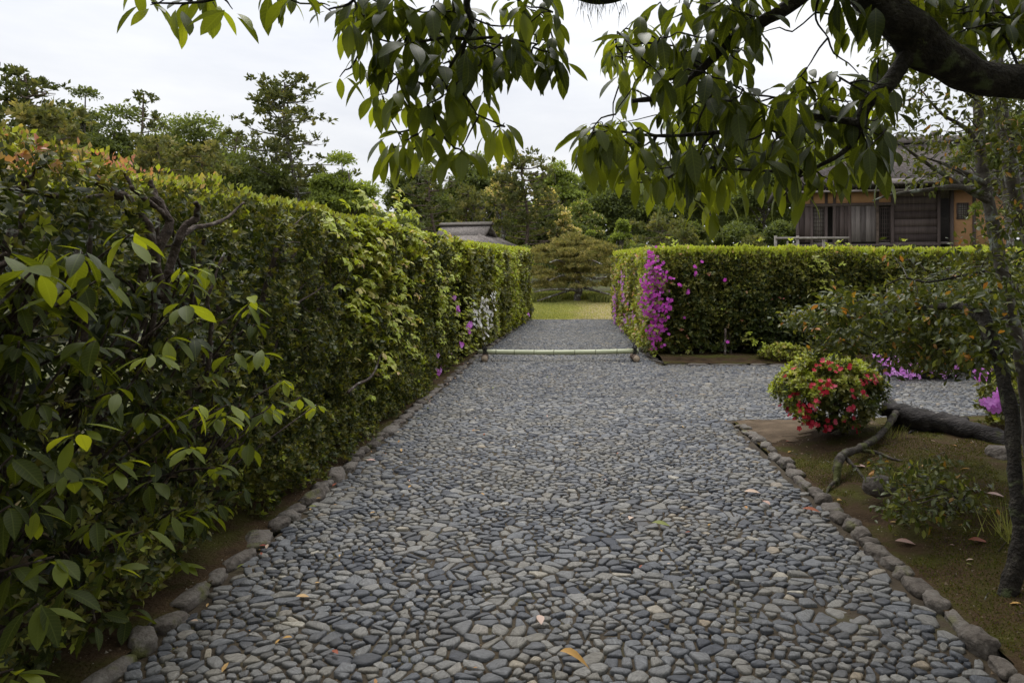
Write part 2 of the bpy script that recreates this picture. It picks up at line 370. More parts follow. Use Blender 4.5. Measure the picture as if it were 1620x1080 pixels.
M_SOIL = surf_mat('moss_soil', [(.3, (.028, .018, .010)), (.46, (.065, .042, .023)), (.56, (.055, .048, .014)), (.75, (.085, .088, .018))], scale=2.6, detail=9, bump=1.0, bump_scale=55, dist=.02, rough=.95, spec=.1)
M_EARTH = surf_mat('bare_earth', [(.3, (.06, .043, .028)), (.7, (.14, .102, .068))], scale=5, detail=9, bump=.8, bump_scale=45, rough=.95, spec=.1)
M_GROUND = surf_mat('garden_ground', [(.3, (.05, .04, .025)), (.55, (.07, .075, .025)), (.75, (.09, .11, .03))], scale=.8, bump=.6, bump_scale=10, rough=.95)
M_LAWN = surf_mat('lawn_ground', [(.35, (.21, .22, .065)), (.6, (.29, .26, .10)), (.8, (.34, .26, .15))], scale=.5, bump=.5, bump_scale=25, rough=.95)
def ridge_mat(name, c0, c1, freq, rough=.8, stretch=(1, 1, .06), bump=.5):
    return surf_mat(name, [(.3, c0), (.7, c1)], scale=freq, bump=bump, bump_scale=freq, rough=rough, stretch=stretch, tint=True, tint_amt=.4)
M_PLANK = ridge_mat('dark_plank', (.05, .036, .033), (.15, .115, .105), 16)
M_PLANK_GREY = ridge_mat('weathered_plank', (.085, .07, .066), (.26, .225, .21), 16)
M_THATCH = surf_mat('thatch', [(.3, (.15, .132, .118)), (.6, (.27, .24, .22)), (.8, (.38, .35, .325))], scale=5, bump=1.0, bump_scale=22, dist=.05, stretch=(2.5, 1, 1), rough=.95, spec=.1)
M_THATCH_DARK = surf_mat('old_thatch', [(.3, (.055, .046, .042)), (.6, (.11, .094, .088)), (.8, (.17, .15, .14))], scale=5, bump=1.0, bump_scale=22, dist=.05, stretch=(2.5, 1, 1), rough=.95, spec=.1)
M_PLASTER = surf_mat('ochre_plaster', [(.3, (.50, .27, .14)), (.7, (.62, .35, .185))], scale=2, bump=.1)
M_PAPER = surf_mat('shoji_paper', [(.3, (.42, .40, .36)), (.7, (.5, .48, .44))], scale=2, bump=0)
M_DARKIN = surf_mat('dim_interior', [(.3, (.02, .017, .015)), (.7, (.035, .03, .025))], scale=2, bump=0)
M_BAMBOO = surf_mat('bamboo', [(.25, (.25, .27, .15)), (.5, (.36, .38, .23)), (.8, (.47, .47, .33))], scale=3, bump=.15, bump_scale=40, rough=.4, stretch=(1, 6, 6), spec=.5)
M_BAMBOO_GREY = surf_mat('old_bamboo', [(.3, (.14, .12, .10)), (.7, (.26, .235, .205))], scale=6, bump=.2, rough=.6)
M_NODE = surf_mat('bamboo_node', [(.3, (.11, .11, .07)), (.7, (.2, .2, .12))], scale=10, bump=0, rough=.6)
M_ROPE = surf_mat('black_rope', [(.3, (.01, .01, .01)), (.7, (.03, .028, .026))], scale=60, bump=.8, bump_scale=180)
M_FOOT = surf_mat('foot_log_bark', [(.3, (.06, .04, .03)), (.7, (.16, .11, .08))], scale=12, bump=.6)
M_CUT = surf_mat('cut_wood', [(.3, (.3, .23, .16)), (.7, (.46, .37, .27))], scale=20, bump=.2)

# ------------------------------------------------------------------ the ground
def gz(x, y):
    x = np.asarray(x, float); y = np.asarray(y, float)
    z = .22 * sstep(21.5, 30, y) * (1 - .0 * x) + 1.9 * sstep(5, 10, x) * sstep(16, 26, y) + 1.2 * sstep(32, 60, y)
    return z
def grid(xs, ys, zf, keep=None):
    X, Y = np.meshgrid(xs, ys); Z = zf(X, Y)
    V = np.stack([X, Y, Z], -1).reshape(-1, 3); nx = len(xs)
    i = (np.arange(len(ys) - 1)[:, None] * nx + np.arange(nx - 1)[None]).reshape(-1)
    F = np.stack([i, i + 1, i + nx + 1, i + nx], -1)
    if keep is not None:
        c = V[F].mean(1); F = F[keep(c[:, 0], c[:, 1])]
        u, inv = np.unique(F, return_inverse=True); V = V[u]; F = inv.reshape(F.shape)
    return V, F
gx = np.unique(np.concatenate([np.linspace(-400, -30, 12), np.linspace(-30, 30, 61), np.linspace(30, 400, 12)]))
gy = np.unique(np.concatenate([np.linspace(-60, -4, 8), np.linspace(-4, 70, 75), np.linspace(70, 700, 14)]))
V, F = grid(gx, gy, lambda x, y: gz(x, y) - .05 - .012 * np.abs(np.sin(x * 1.3) * np.cos(y * .9)))
tag(obj('ground', V, F, M_GROUND, smooth=True), kind='structure')

def left_edge(y): return np.interp(y, [0, 4, 12, 22], [-1.80, -1.74, -1.62, -1.22])
def right_edge(y): return np.interp(y, [0, 7.2], [1.70, 1.72])
BR0, BR1, PEND = 7.25, 11.45, 22.0       # the side path runs right between these depths; the main path ends at PEND
def br0(x): return BR0 + .09 * np.maximum(x - 1.8, 0) - .2 * sstep(1.6, 2.6, x) * 0
def br1(x): return BR1 - .22 * np.maximum(x - 3.6, 0)
def in_path(x, y, m=0.0):
    main = (x > left_edge(y) + m) & (x < np.where(y < 8, right_edge(y), np.interp(y, [11, 12.5, 22], [1.62, 1.5, 1.5])) - m) & (y < PEND - m)
    side = (x > 1.0) & (y > br0(x) + m) & (y < br1(x) - m)
    return main | side
xs = np.arange(-1.95, 7.2, .1); ys = np.arange(.6, 22.1, .1)
V, F = grid(xs, ys, lambda x, y: -.014 + .011 * fbm(np.stack([x, y, 0 * x], -1), 8), lambda x, y: in_path(x, y, -.06))
path = tag(obj('cobbled_path', V, F, M_JOINT, smooth=True), 'grey cobbled garden path running between the hedges with a side arm to the right', None, None, 'structure')

# ------------------------------------------------------------------ cobbles: cells of a jittered lattice, each a rounded domed stone
def build_cobbles():
    AN = 1.28                                  # stones are longer across the path
    pts = []
    sx0, sy0 = .061, .053
    row = 0; y = .9
    while y < PEND + .1:
        s = 1.0
        x = -2.1 + (row % 2) * sx0 * .5
        n = int((7.0 + 2.1) / sx0)
        xx = x + np.arange(n) * sx0
        pts.append(np.stack([xx, np.full(n, y)], -1)); y += sy0 * .80; row += 1
    pts = np.vstack(pts)
    pts += rng.uniform(-.5, .5, pts.shape) * np.array([sx0 * .82, sy0 * .78])
    # patches of larger and smaller stones: drop points
    big = vnoise(np.c_[pts, np.zeros(len(pts))], 6, 3)
    pts = pts[(big < .5) | (rng.random(len(pts)) < .55)]
    q = pts * np.array([1 / AN, 1.0])
    cell = .07
    key = np.floor(q / cell).astype(int); G = {}
    for i, k in enumerate(map(tuple, key)): G.setdefault(k, []).append(i)
    inside = in_path(pts[:, 0], pts[:, 1], .015) & (pts[:, 0] < 6.2)
    allV, allF, allT, info = [], [], [], []
    ang = np.linspace(0, 2 * np.pi, 12, endpoint=False)
    for i in np.nonzero(inside)[0]:
        c = q[i]; kx, ky = key[i]
        nb = [j for a in (-2, -1, 0, 1, 2) for b in (-2, -1, 0, 1, 2) for j in G.get((kx + a, ky + b), ()) if j != i]
        nb = np.array(nb); dv = q[nb] - c; dd = (dv ** 2).sum(1); o = np.argsort(dd)[:11]; dv = dv[o]; dd = np.sqrt(dd[o])
        poly = [(-.062, -.036), (-.036, -.062), (.036, -.062), (.062, -.036), (.062, .036), (.036, .062), (-.036, .062), (-.062, .036)]
        for k in range(len(o)):
            nx_, ny_ = dv[k] / dd[k]; h = dd[k] / 2 - rng.uniform(.0028, .0056)
            new = []; m = len(poly)
            for a in range(m):
                p0 = poly[a]; p1 = poly[(a + 1) % m]
                s0 = p0[0] * nx_ + p0[1] * ny_ - h; s1 = p1[0] * nx_ + p1[1] * ny_ - h
                if s0 <= 0: new.append(p0)
                if (s0 < 0) != (s1 < 0) and s0 != s1:
                    tt = s0 / (s0 - s1); new.append((p0[0] + (p1[0] - p0[0]) * tt, p0[1] + (p1[1] - p0[1]) * tt))
            poly = new
            if len(poly) < 3: break
        if len(poly) < 3: continue
        p = np.array(poly) * np.array([AN, 1.0])
        # merge tiny edges
        e = np.linalg.norm(p - np.roll(p, 1, 0), axis=1); p = p[e > .010]
        if len(p) < 3: continue
        cc = p.mean(0); p = p - cc
        near = pts[i, 1] < 5.0
        # chaikin corner cutting
        a, b = p, np.roll(p, -1, 0); k1 = rng.uniform(.10, .24)
        r = np.stack([a * (1 - k1) + b * k1, a * k1 + b * (1 - k1)], 1).reshape(-1, 2) if pts[i, 1] < 6.5 else p
        r = r * rng.uniform(.93, 1.03) * (1 + rng.normal(0, .03, (len(r), 1)))
        m = len(r); hgt = rng.uniform(.003, .010); tilt = rng.normal(0, .085, 2)
        z0 = -.03
        rings = [(1.0, z0), (.99, hgt * .25), (.90, hgt * .85), (.58, hgt * 1.08)] if near else ([(1.0, z0), (.97, hgt * .4), (.74, hgt)] if pts[i, 1] < 8.5 else [(1.0, -.02), (.80, hgt)])
        Vs = []
        for sc, z in rings:
            rr = r * sc
            zz = z + (rr @ tilt if z > 0 else 0) + (rng.normal(0, .0017, m) if z > 0 else 0)
            Vs.append(np.c_[rr, np.broadcast_to(zz, m)])
        Vs.append(np.array([[0, 0, hgt * 1.05]]))
        Vv = np.vstack(Vs); jj = np.arange(m); j2 = (jj + 1) % m; Ff = []
        for l in range(len(rings) - 1):
            Ff.append(tris(np.stack([l * m + jj, l * m + j2, (l + 1) * m + j2, (l + 1) * m + jj], -1)))
        top = (len(rings) - 1) * m
        Ff.append(np.stack([top + jj, top + j2, np.full(m, len(rings) * m)], -1))
        g = vnoise(np.array([pts[i, 0], pts[i, 1], 0]), .9, 8)
        t = float(np.clip(rng.normal(.36 + .2 * (g - .5), .25), 0.0, .80)); u = rng.random()
        if u > .982: t = rng.uniform(.88, 1)
        elif u > .90: t = rng.uniform(.6, .86)
        loc = np.array([pts[i, 0] + cc[0] - 0, pts[i, 1] + cc[1], 0.0])
        loc[:2] = (q[i] * np.array([AN, 1])) + cc
        loc[2] = -.006 * max(0, vnoise(np.array([pts[i, 0], pts[i, 1], 3.]), 1.6, 18) - .45) * 2 - .006 * (rng.random() < .12)
        info.append((loc[1], Vv, np.vstack(Ff), t, loc))
    # largest in the picture first: nearest, in view
    def seen(it):
        l = it[4]; px = VX + F_PX * l[0] / l[1]; py = VY + F_PX * H_EYE / l[1]
        return -20 < px < 1640 and py < 1095
    order = sorted(range(len(info)), key=lambda k: (not seen(info[k]), info[k][0]))
    first = set(order[:300]); rest = []
    for k, (d, Vv, Ff, t, loc) in enumerate(info):
        if k in first:
            obj('cobble', Vv + loc, Ff, M_COBBLE, path, tint=np.full(len(Vv), t), smooth=True, origin=loc)
        else: rest.append((Vv + loc, Ff, t))
    V, F = join([(a, b) for a, b, _ in rest]); T = np.concatenate([np.full(len(a), t) for a, _, t in rest])
    obj('cobbles', V, F, M_COBBLE, path, tint=T, smooth=True, kind='stuff')
    print('cobbles', len(info), 'tris', len(F))
build_cobbles()

# ------------------------------------------------------------------ beds
def bed_h(x, y):
    e = np.minimum(x - 1.85, br0(x) - .05 - y)
    return .01 + .17 * sstep(0, 1.3, e) + .045 * (fbm(np.stack([x, y, 0 * x], -1), 1.6, 4) - .5) * sstep(0, .5, e) + .02 * (fbm(np.stack([x, y, 0 * x], -1), 9, 6) - .5)
V, F = grid(np.arange(1.66, 7.0, .05), np.arange(.6, 8.0, .05), bed_h, lambda x, y: (x > 1.78 + .02 * np.sin(y * 7)) & (y < br0(x) - .02 + .03 * np.sin(x * 5)))
tag(obj('moss_bed', V, F, M_SOIL, smooth=True), 'brown and green moss bed with earth right of the cobbles', kind='structure')
# bare sandy earth tongue at the bed's far corner
V, F = grid(np.arange(1.74, 3.2, .05), np.arange(5.6, 7.3, .05), lambda x, y: bed_h(x, y) + .004 + .0 * x,
            lambda x, y: (y < br0(x) - .03 + .02 * np.sin(x * 9)) & (x > 1.8) & (y + .5 * (fbm(np.stack([x, y, 0 * x], -1), 3, 14) - .5) + .25 * (vnoise(np.stack([x, y, 0 * x], -1), 14, 15) - .5) > 6.25 + .25 * (x - 1.8)))
tag(obj('earth_patch', V, F, M_EARTH, smooth=True), kind='structure')
def lbed(x, y): return .02 + .06 * sstep(0, .5, left_edge(y) - .12 - x) + .03 * (fbm(np.stack([x, y, 0 * x], -1), 5, 4) - .5)
V, F = grid(np.arange(-4.2, -1.2, .1), np.arange(-3, 22, .1), lbed, lambda x, y: x < left_edge(y) - .08)
tag(obj('soil_bed', V, F, M_SOIL, smooth=True), kind='structure')
def rbed(x, y): return .03 + .05 * sstep(11.5, 12, y) + .03 * (fbm(np.stack([x, y, 0 * x], -1), 4, 9) - .5)
V, F = grid(np.arange(1.5, 9, .08), np.arange(9, 22, .08), rbed, lambda x, y: (y > br1(x) + .06) & (x > np.interp(y, [11, 12.5, 22], [1.72, 1.6, 1.6])))
tag(obj('hedge_bed', V, F, M_SOIL, smooth=True), kind='structure')
# lawn
def lawn_z(x, y): return gz(x, y) + .004
V, F = grid(np.arange(-3.2, 4.4, .2), np.arange(22.05, 31, .2), lawn_z)
tag(obj('lawn', V, F, M_LAWN, smooth=True), kind='structure')
V, F = grid(np.arange(-1.2, 4.2, .12), np.arange(22.08, 29.6, .12), lambda x, y: lawn_z(x, y) + .006, lambda x, y: x + .9 * (fbm(np.stack([x, y, 0 * x], -1), .8, 3) - .5) > .25 + .05 * (y - 22))
tag(obj('bare_turf', V, F, surf_mat('bare_turf', [(.3, (.20, .155, .08)), (.7, (.30, .25, .13))], scale=2, bump=.5, bump_scale=25, rough=.95), smooth=True), kind='structure')
n = 60000
x = rng.uniform(-2.6, 2.6, n); y = 22.1 + 8.6 * rng.random(n); 
pp = np.stack([x, y, 0 * x], -1)
keep = rng.random(n) < np.clip(1.35 - sstep(-1.2, 1.6, x + .6 * (fbm(pp, .9, 3) - .5)) * 1.0, .12, 1)
x, y = x[keep], y[keep]; n = len(x); pos = np.stack([x, y, lawn_z(x, y)], -1)
d = norm(np.stack([rng.normal(0, .5, n), rng.normal(0, .5, n), np.ones(n)], -1))
leaves('grass', None, M_GRASS, BLADE, pos, d, rvec(n), rng.uniform(.03, .07, n), np.clip(.35 + .3 * sstep(-.8, 1.8, x) + rng.normal(0, .2, n), 0, 1), wid=.3)

# moss tufts on the beds
n = 130000
x = rng.uniform(1.85, 4.6, n); y = rng.uniform(2.0, 7.0, n); pp = np.stack([x, y, 0 * x], -1)
msk = (fbm(pp, 1.5, 4) + .25 * (fbm(pp, 6, 2) - .5) > .49) & (y < br0(x) - .25) & ~((y > 5.8) & (x < 3))
x, y = x[msk], y[msk]; n = len(x); pos = np.stack([x, y, bed_h(x, y)], -1)
d = norm(np.stack([rng.normal(0, .7, n), rng.normal(0, .7, n), np.ones(n)], -1))
leaves('moss', None, M_MOSS, BLADE, pos, d, rvec(n), rng.uniform(.006, .015, n), np.clip(rng.normal(.5, .25, n), 0, 1), wid=.5)

# crumbs of soil, grit, twigs on the beds
n = 9000
x = np.concatenate([rng.uniform(1.84, 4.2, n), rng.uniform(-2.3, -1.8, n // 3), rng.uniform(-1.75, 1.72, n // 3)]); y = np.concatenate([rng.uniform(2.3, 7.0, n), rng.uniform(2.6, 9, n // 3), rng.uniform(2.3, 8, n // 3)])
z = np.where(x > 1.8, bed_h(x, y), np.where(x < -1.78, lbed(x, y), -.004)); k = (x < 1.75) | (y < br0(x) - .1); pos = np.stack([x, y, z], -1)[k]; n = len(pos)
CR = (np.array([[-.5, -.4, -.3], [.5, -.3, -.3], [0, .55, -.3], [.05, 0, .45]]), np.array([[0, 1, 3], [1, 2, 3], [2, 0, 3]]))
leaves('soil_crumbs', None, M_CRUMB, CR, pos, norm(rvec(n) * (1, 1, .1)), np.tile(np.array([[0, 0, 1.0]]), (n, 1)), rng.uniform(.004, .014, n) * (1 + (rng.random(n) < .04)), rng.random(n))
tp = []
for _ in range(70):
    x_, y_ = rng.uniform(1.95, 3.6), rng.uniform(2.6, 6.6); z_ = float(bed_h(x_, y_)) + .006; a = rng.uniform(0, 6.28); l_ = rng.uniform(.04, .16)
    p0 = np.array([x_, y_, z_]); p1 = p0 + np.array([math.cos(a) * l_, math.sin(a) * l_, 0]); p1[2] = float(bed_h(p1[0], p1[1])) + .006; pm = (p0 + p1) / 2 + rng.normal(0, .008, 3); pm[2] = max(pm[2], z_)
    tp.append(tube([p0, pm, p1], rng.uniform(.0015, .0035), .001, 5, 3))
V, F = join(tp); tag(obj('twig_litter', V, F, M_BARK_HEDGE, None, smooth=True), kind='stuff')

# ------------------------------------------------------------------ kerb stones
def icosphere(sub):
    import bmesh
    bm = bmesh.new(); bmesh.ops.create_icosphere(bm, subdivisions=sub, radius=1)
    bm.verts.ensure_lookup_table()
    V = np.array([v.co[:] for v in bm.verts]); F = np.array([[v.index for v in f.verts] for f in bm.faces]); bm.free()
    return V, F
ICO2 = icosphere(3); ICO1 = icosphere(2)
def boulder(c, s, rz, seed, T=ICO2, amt=.35):
    V = T[0].copy(); V = np.sign(V) * np.abs(V) ** .7
    V = V * (1 + amt * (fbm(V + seed * 3.7, 1.1, seed) - .5) * 2 * .8 + .06 * (vnoise(V + seed, 4, 2)[:] - .5))[:, None] if False else V * (1 + amt * 1.6 * (fbm(V + seed * 3.7, 1.1, seed) - .5))[:, None]
    V = V * (1 + .16 * (vnoise(V + seed * 1.3, 2.6, seed + 3) - .5) + .08 * (vnoise(V + seed, 6, seed + 5) - .5))[:, None]
    V = V * np.array(s) / 2
    ca, sa = math.cos(rz), math.sin(rz)
    return V @ np.array([[ca, sa, 0], [-sa, ca, 0], [0, 0, 1]]) + np.array(c), T[1]
def kerb(name, label, pathpts, len0, len1, h, wdt, gap=.0, seed=0):
    e = tag(thing(name, None, None, (pathpts[0][0], pathpts[0][1], 0)), label, kind='structure')
    p = np.array(pathpts, float); seg = np.linalg.norm(np.diff(p, axis=0), axis=1); cum = np.r_[0, np.cumsum(seg)]
    s = 0; k = 0
    while s < cum[-1]:
        ln = rng.uniform(len0, len1); sm = s + ln / 2
        ln *= rng.choice([.7, 1, 1.25]); sm = s + ln / 2
        c = np.array([np.interp(sm, cum, p[:, 0]), np.interp(sm, cum, p[:, 1])])
        i = min(np.searchsorted(cum, sm, 'right') - 1, len(seg) - 1); dr = p[i + 1] - p[i]; a = math.atan2(dr[1], dr[0])
        hh = h * rng.uniform(.6, 1.35) * float(np.interp(c[1], [4, 8], [1, .7])); ww = wdt * rng.uniform(.65, 1.25)
        V, F = boulder((c[0] + rng.normal(0, .012), c[1], -.005 + hh * .08), (ln * 1.06, ww, hh), a + rng.normal(0, .2), seed + k, amt=.62)
        o = obj('kerb_stone', V, F, M_KERB, e, tint=np.full(len(V), np.clip(rng.normal(.45, .22), 0, 1)), smooth=True, origin=(c[0], c[1], 0))
        s += ln + gap; k += 1
    return e
kerb('stone_kerb', 'row of rounded brown boulders edging the cobbles at the foot of the left hedge',
     [(left_edge(v) - .06, v) for v in np.linspace(1.5, 12, 14)], .11, .24, .085, .125, .02, 1)
kerb('stone_kerb', 'row of small stones along the foot of the far left hedge', [(left_edge(v) - .05, v) for v in np.linspace(12.05, 21.9, 12)], .2, .4, .10, .12, .01, 60)
kerb('stone_kerb', 'line of uneven grey boulders between cobbles and moss bed on the right', [(1.76, 1.6), (1.77, 4), (1.80, 5.6), (1.82, 6.6), (1.80, 7.0)], .10, .21, .085, .105, .012, 120)
kerb('stone_kerb', 'low flat stone edging in front of the right hedge', [(1.68, BR1 + .03), (3.6, BR1 + .03), (6.8, br1(6.8) + .03)], .3, .55, .07, .10, .02, 200)
kerb('stone_kerb', 'low stone edging beside the left face of the right hedge', [(1.66, 11.6), (1.56, 13), (1.56, 21.9)], .3, .6, .08, .10, .02, 260)

# ------------------------------------------------------------------ bamboo barrier
def barrier():
    d = 12.0
    r = thing('bamboo_barrier', 'low barrier of one green bamboo pole tied to two short logs across the path', 'barrier', (-.12, d, 0))
    x0, x1, zc, rb = (757 - VX) / F_PX * d, (1010 - VX) / F_PX * d, .165, .043
    node_x = [(q - VX) / F_PX * d for q in (785, 814, 845, 876, 909, 942, 976)]
    xs = [x0]; rs = [rb * .93]
    for q in node_x: xs += [q - .03, q - .008, q, q + .008, q + .03]; rs += [rb, rb * 1.03, rb * 1.09, rb * 1.0, rb * .985]
    xs.append(x1); rs.append(rb)
    xs = np.array(xs); f = (xs - x0) / (x1 - x0)
    pts = np.stack([xs, d + .02 * np.sin(f * 3), zc - .022 * np.sin(np.pi * f) + .012 * f], -1)
    a = np.linspace(0, 2 * np.pi, 16, endpoint=False)
    V = np.stack([np.repeat(pts[:, 0], 16), (pts[:, 1:2] + np.array(rs)[:, None] * np.cos(a)).ravel(), (pts[:, 2:3] + np.array(rs)[:, None] * np.sin(a)).ravel()], -1)
    i = np.arange(len(xs) - 1)[:, None] * 16; j = np.arange(16)[None]
    F = tris(np.stack([i + j, i + (j + 1) % 16, i + 16 + (j + 1) % 16, i + 16 + j], -1).reshape(-1, 4))
    V = np.vstack([V, pts[:1], pts[-1:]]); kk = len(xs) * 16; jj = np.arange(16)
    F = np.vstack([F, np.stack([np.full(16, kk), (jj + 1) % 16, jj], -1), np.stack([np.full(16, kk + 1), kk - 16 + jj, kk - 16 + (jj + 1) % 16], -1)])
    pole = obj('pole', V, F, M_BAMBOO, r, smooth=False)
    for q in node_x:
        zc_ = np.interp(q, pts[:, 0], pts[:, 2]); yc = np.interp(q, pts[:, 0], pts[:, 1])
        Vn, Fn = tube([(q - .006, yc, zc_), (q + .006, yc, zc_)], rb * 1.11, sides=16, smoothpath=False)
        obj('node_ring', Vn, Fn, M_NODE, pole, smooth=False)
    for px in (767, 1004):
        xc = (px - VX) / F_PX * d
        V, F = tube([(xc + .015, d - .17, .062), (xc, d + .02, .066), (xc - .01, d + .17, .064)], .062, sides=14, n=4, rough=.06)
        lg = obj('foot_log', V, F, M_FOOT, r, smooth=True)
        V, F = tube([(xc + .015, d - .176, .062), (xc + .015, d - .170, .062)], .056, sides=14, smoothpath=False)
        obj('cut_face', V, F, M_CUT, lg)
        zz = np.interp(xc, pts[:, 0], pts[:, 2]); tp = []
        for dx in (-.022, 0.0, .022):
            an = np.linspace(0, 2 * np.pi, 15); tp.append(tube(np.stack([xc + dx + .012 * np.sin(an), d + .056 * np.cos(an) + .01, .095 + (zz - .04) * .25 + .118 * np.sin(an)], -1), .0085, sides=6, smoothpath=False))
        tp.append(tube([(xc, d - .05, zz + .03), (xc + .03, d - .06, zz + .075), (xc - .01, d - .03, zz + .10), (xc - .04, d - .05, zz + .06), (xc, d - .05, zz + .03)], .008, sides=5))
        tp.append(tube([(xc, d - .05, zz + .03), (xc + .05, d - .07, zz + .0), (xc + .07, d - .08, zz - .06)], .007, sides=5))
        tp.append(tube([(xc, d - .05, zz + .04), (xc - .02, d - .06, zz + .09), (xc - .03, d - .07, zz + .13)], .007, sides=5))
        V, F = join(tp); obj('rope_tie', V, F, M_ROPE, r, smooth=True)
barrier()

# ------------------------------------------------------------------ hedges
def face_points(p0, p1, z0, z1a, z1b, n, nrm, bump=.1, depth=.16, seed=0, bs=2.4):
    s = rng.random(n); t = rng.random(n)
    xy = np.array(p0)[None] * (1 - s[:, None]) + np.array(p1)[None] * s[:, None]
    z = z0 + (z1a * (1 - s) + z1b * s - z0) * t
    pos = np.c_[xy, z]; nrm = np.array([*nrm, 0.0])
    b = bump * 3.4 * (fbm(pos, bs, seed) - .52) + bump * 1.2 * (vnoise(pos, bs * 3.1, seed + 9) - .5)
    round_top = -.18 * np.clip((t - .9) / .1, 0, 1) ** 2
    pos = pos + nrm * (b + round_top - np.minimum(rng.exponential(depth, n), .6))[:, None]
    return pos, np.broadcast_to(nrm, pos.shape), s, t, b
def top_points(x0, x1f, y0, y1, zt, n, seed=0, bump=.05, depth=.07):
    s = rng.random(n)
    y = y0 + (y1 - y0) * s; x = x0 + (x1f(y) - x0) * rng.random(n)
    pos = np.stack([x, y, np.full(n, 0.0)], -1)
    z = (zt(x, y) if callable(zt) else zt) + bump * 2 * (fbm(pos, 3, seed) - .5) - np.minimum(rng.exponential(depth, n), .3)
    pos[:, 2] = z
    return pos
def hedge_dirs(n, nr, out=.6, up=.15, rnd=.75, nu=.7):
    d = norm(nr * out + np.array([0, 0, up]) + rvec(n) * rnd)
    ln = norm(np.array([0, 0, nu]) + nr * .5 + rvec(n) * .55)
    return d, ln

limbs = [
    [(268, 470, 3.3), (262, 400, 3.25), (240, 340, 3.2), (215, 312, 3.15), (150, 316, 3.1)],
    [(262, 400, 3.25), (285, 350, 3.3), (262, 310, 3.3), (255, 285, 3.3)],
    [(275, 480, 3.35), (300, 375, 3.4), (328, 340, 3.45), (325, 320, 3.4)],
    [(215, 312, 3.15), (180, 290, 3.1), (160, 275, 3.05)], [(150, 316, 3.1), (60, 300, 2.8), (0, 296, 2.65), (-60, 300, 2.5)],
    [(60, 300, 2.8), (75, 270, 2.8), (100, 250, 2.8)], [(300, 375, 3.4), (360, 350, 3.7), (400, 320, 3.9)], [(285, 350, 3.3), (230, 300, 3.2), (205, 268, 3.2)],
    [(340, 600, 3.7), (350, 530, 3.7), (345, 470, 3.6), (370, 400, 3.7)], [(560, 620, 5.7), (600, 590, 6.2), (612, 560, 6.3)]]
LPTS = np.vstack([spline([P(*a) for a in Lm], 3) for Lm in limbs[:8]])
NFX = -2.0                                    # face of the tall left hedge
near_h = thing('clipped_hedge', 'tall clipped mixed hedge on the left with gnarled branches and pink young tips', 'hedge', (-2.6, 6, 0), 'clipped hedges')
ZT = 2.1
# main olive foliage
N = 25000
pos, nr, s, t, b = face_points((NFX + .02, 1.0), (NFX + .05, 12.5), .12, ZT - .02, ZT + .04, N, (1, 0), .15, .10, 1, 3.0)
y = pos[:, 1]
bald = sstep(5.6, 3.6, y) * sstep(.02, .12, t) * (1 - sstep(.80, .9, t))          # the near stretch is thin, showing wood
lc = LPTS
dl = np.full(N, 9.0)
for q in lc: dl = np.minimum(dl, np.abs(pos[:, 1] - q[1]) * 1.2 + np.abs(pos[:, 2] - q[2]))
keep = (rng.random(N) > bald * .62) & (rng.random(N) > (1.0 - sstep(.02, .10, dl)) * .75)
pos, nr, t, b, y = pos[keep], nr[keep], t[keep], b[keep], y[keep]; N = len(pos)
d, ln = hedge_dirs(N, nr)
spec = fbm(pos * np.array([1, 1, 1.0]), .9, 21)
light = sstep(.54, .60, spec) * sstep(6.0, 7.5, y)
tint = np.clip(.30 + .18 * (spec - .5) + rng.normal(0, .1, N), 0, .62)
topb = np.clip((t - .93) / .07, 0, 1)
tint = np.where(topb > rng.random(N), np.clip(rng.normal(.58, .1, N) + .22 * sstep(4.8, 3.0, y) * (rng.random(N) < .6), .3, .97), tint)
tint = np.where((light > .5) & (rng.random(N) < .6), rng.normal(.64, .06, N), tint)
tint = np.where((rng.random(N) < .16), rng.normal(.5, .06, N), tint)
size = rng.uniform(.03, .055, N) * (1 + .6 * light)
near = y < 6.5
ax = nr * .6 + np.array([0, 0, .45]) + rvec(N) * .55
for m_, T_, sc_ in ((near, LEAF2, 1.0), (~near, RHOMB, 1.12)):
    p_, d_, n_, s_, t_ = shoots(pos[m_], ax[m_], 6, size[m_] * sc_, tint[m_])
    tip_ = np.tile(np.arange(6) < 2, int(m_.sum())) & (rng.random(len(p_)) < .5); t_ = np.where(tip_ & (t_ < .5), t_ + .16, t_)
    leaves('leaves', near_h, M_HEDGE, T_, p_, d_, n_, s_, t_)
# hedge top
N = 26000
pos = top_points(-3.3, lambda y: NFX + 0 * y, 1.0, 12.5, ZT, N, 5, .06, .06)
d = norm(np.array([.25, 0, 1.0]) + rvec(N) * .7); ln = norm(rvec(N) + np.array([.3, -.3, .5]))
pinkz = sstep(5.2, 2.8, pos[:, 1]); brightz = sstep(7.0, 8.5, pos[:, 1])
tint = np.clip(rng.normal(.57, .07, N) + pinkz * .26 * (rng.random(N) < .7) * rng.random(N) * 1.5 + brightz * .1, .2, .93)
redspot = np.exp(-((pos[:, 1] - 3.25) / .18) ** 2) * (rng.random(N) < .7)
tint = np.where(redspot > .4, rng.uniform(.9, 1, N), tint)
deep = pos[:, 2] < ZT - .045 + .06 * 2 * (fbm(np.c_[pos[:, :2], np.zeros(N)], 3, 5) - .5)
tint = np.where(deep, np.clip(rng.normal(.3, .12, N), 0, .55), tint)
leaves('top_shoots', near_h, M_HEDGE, RHOMB, pos, d, ln, rng.uniform(.03, .065, N) * (1 - .4 * sstep(5.5, 3, pos[:, 1])), tint)
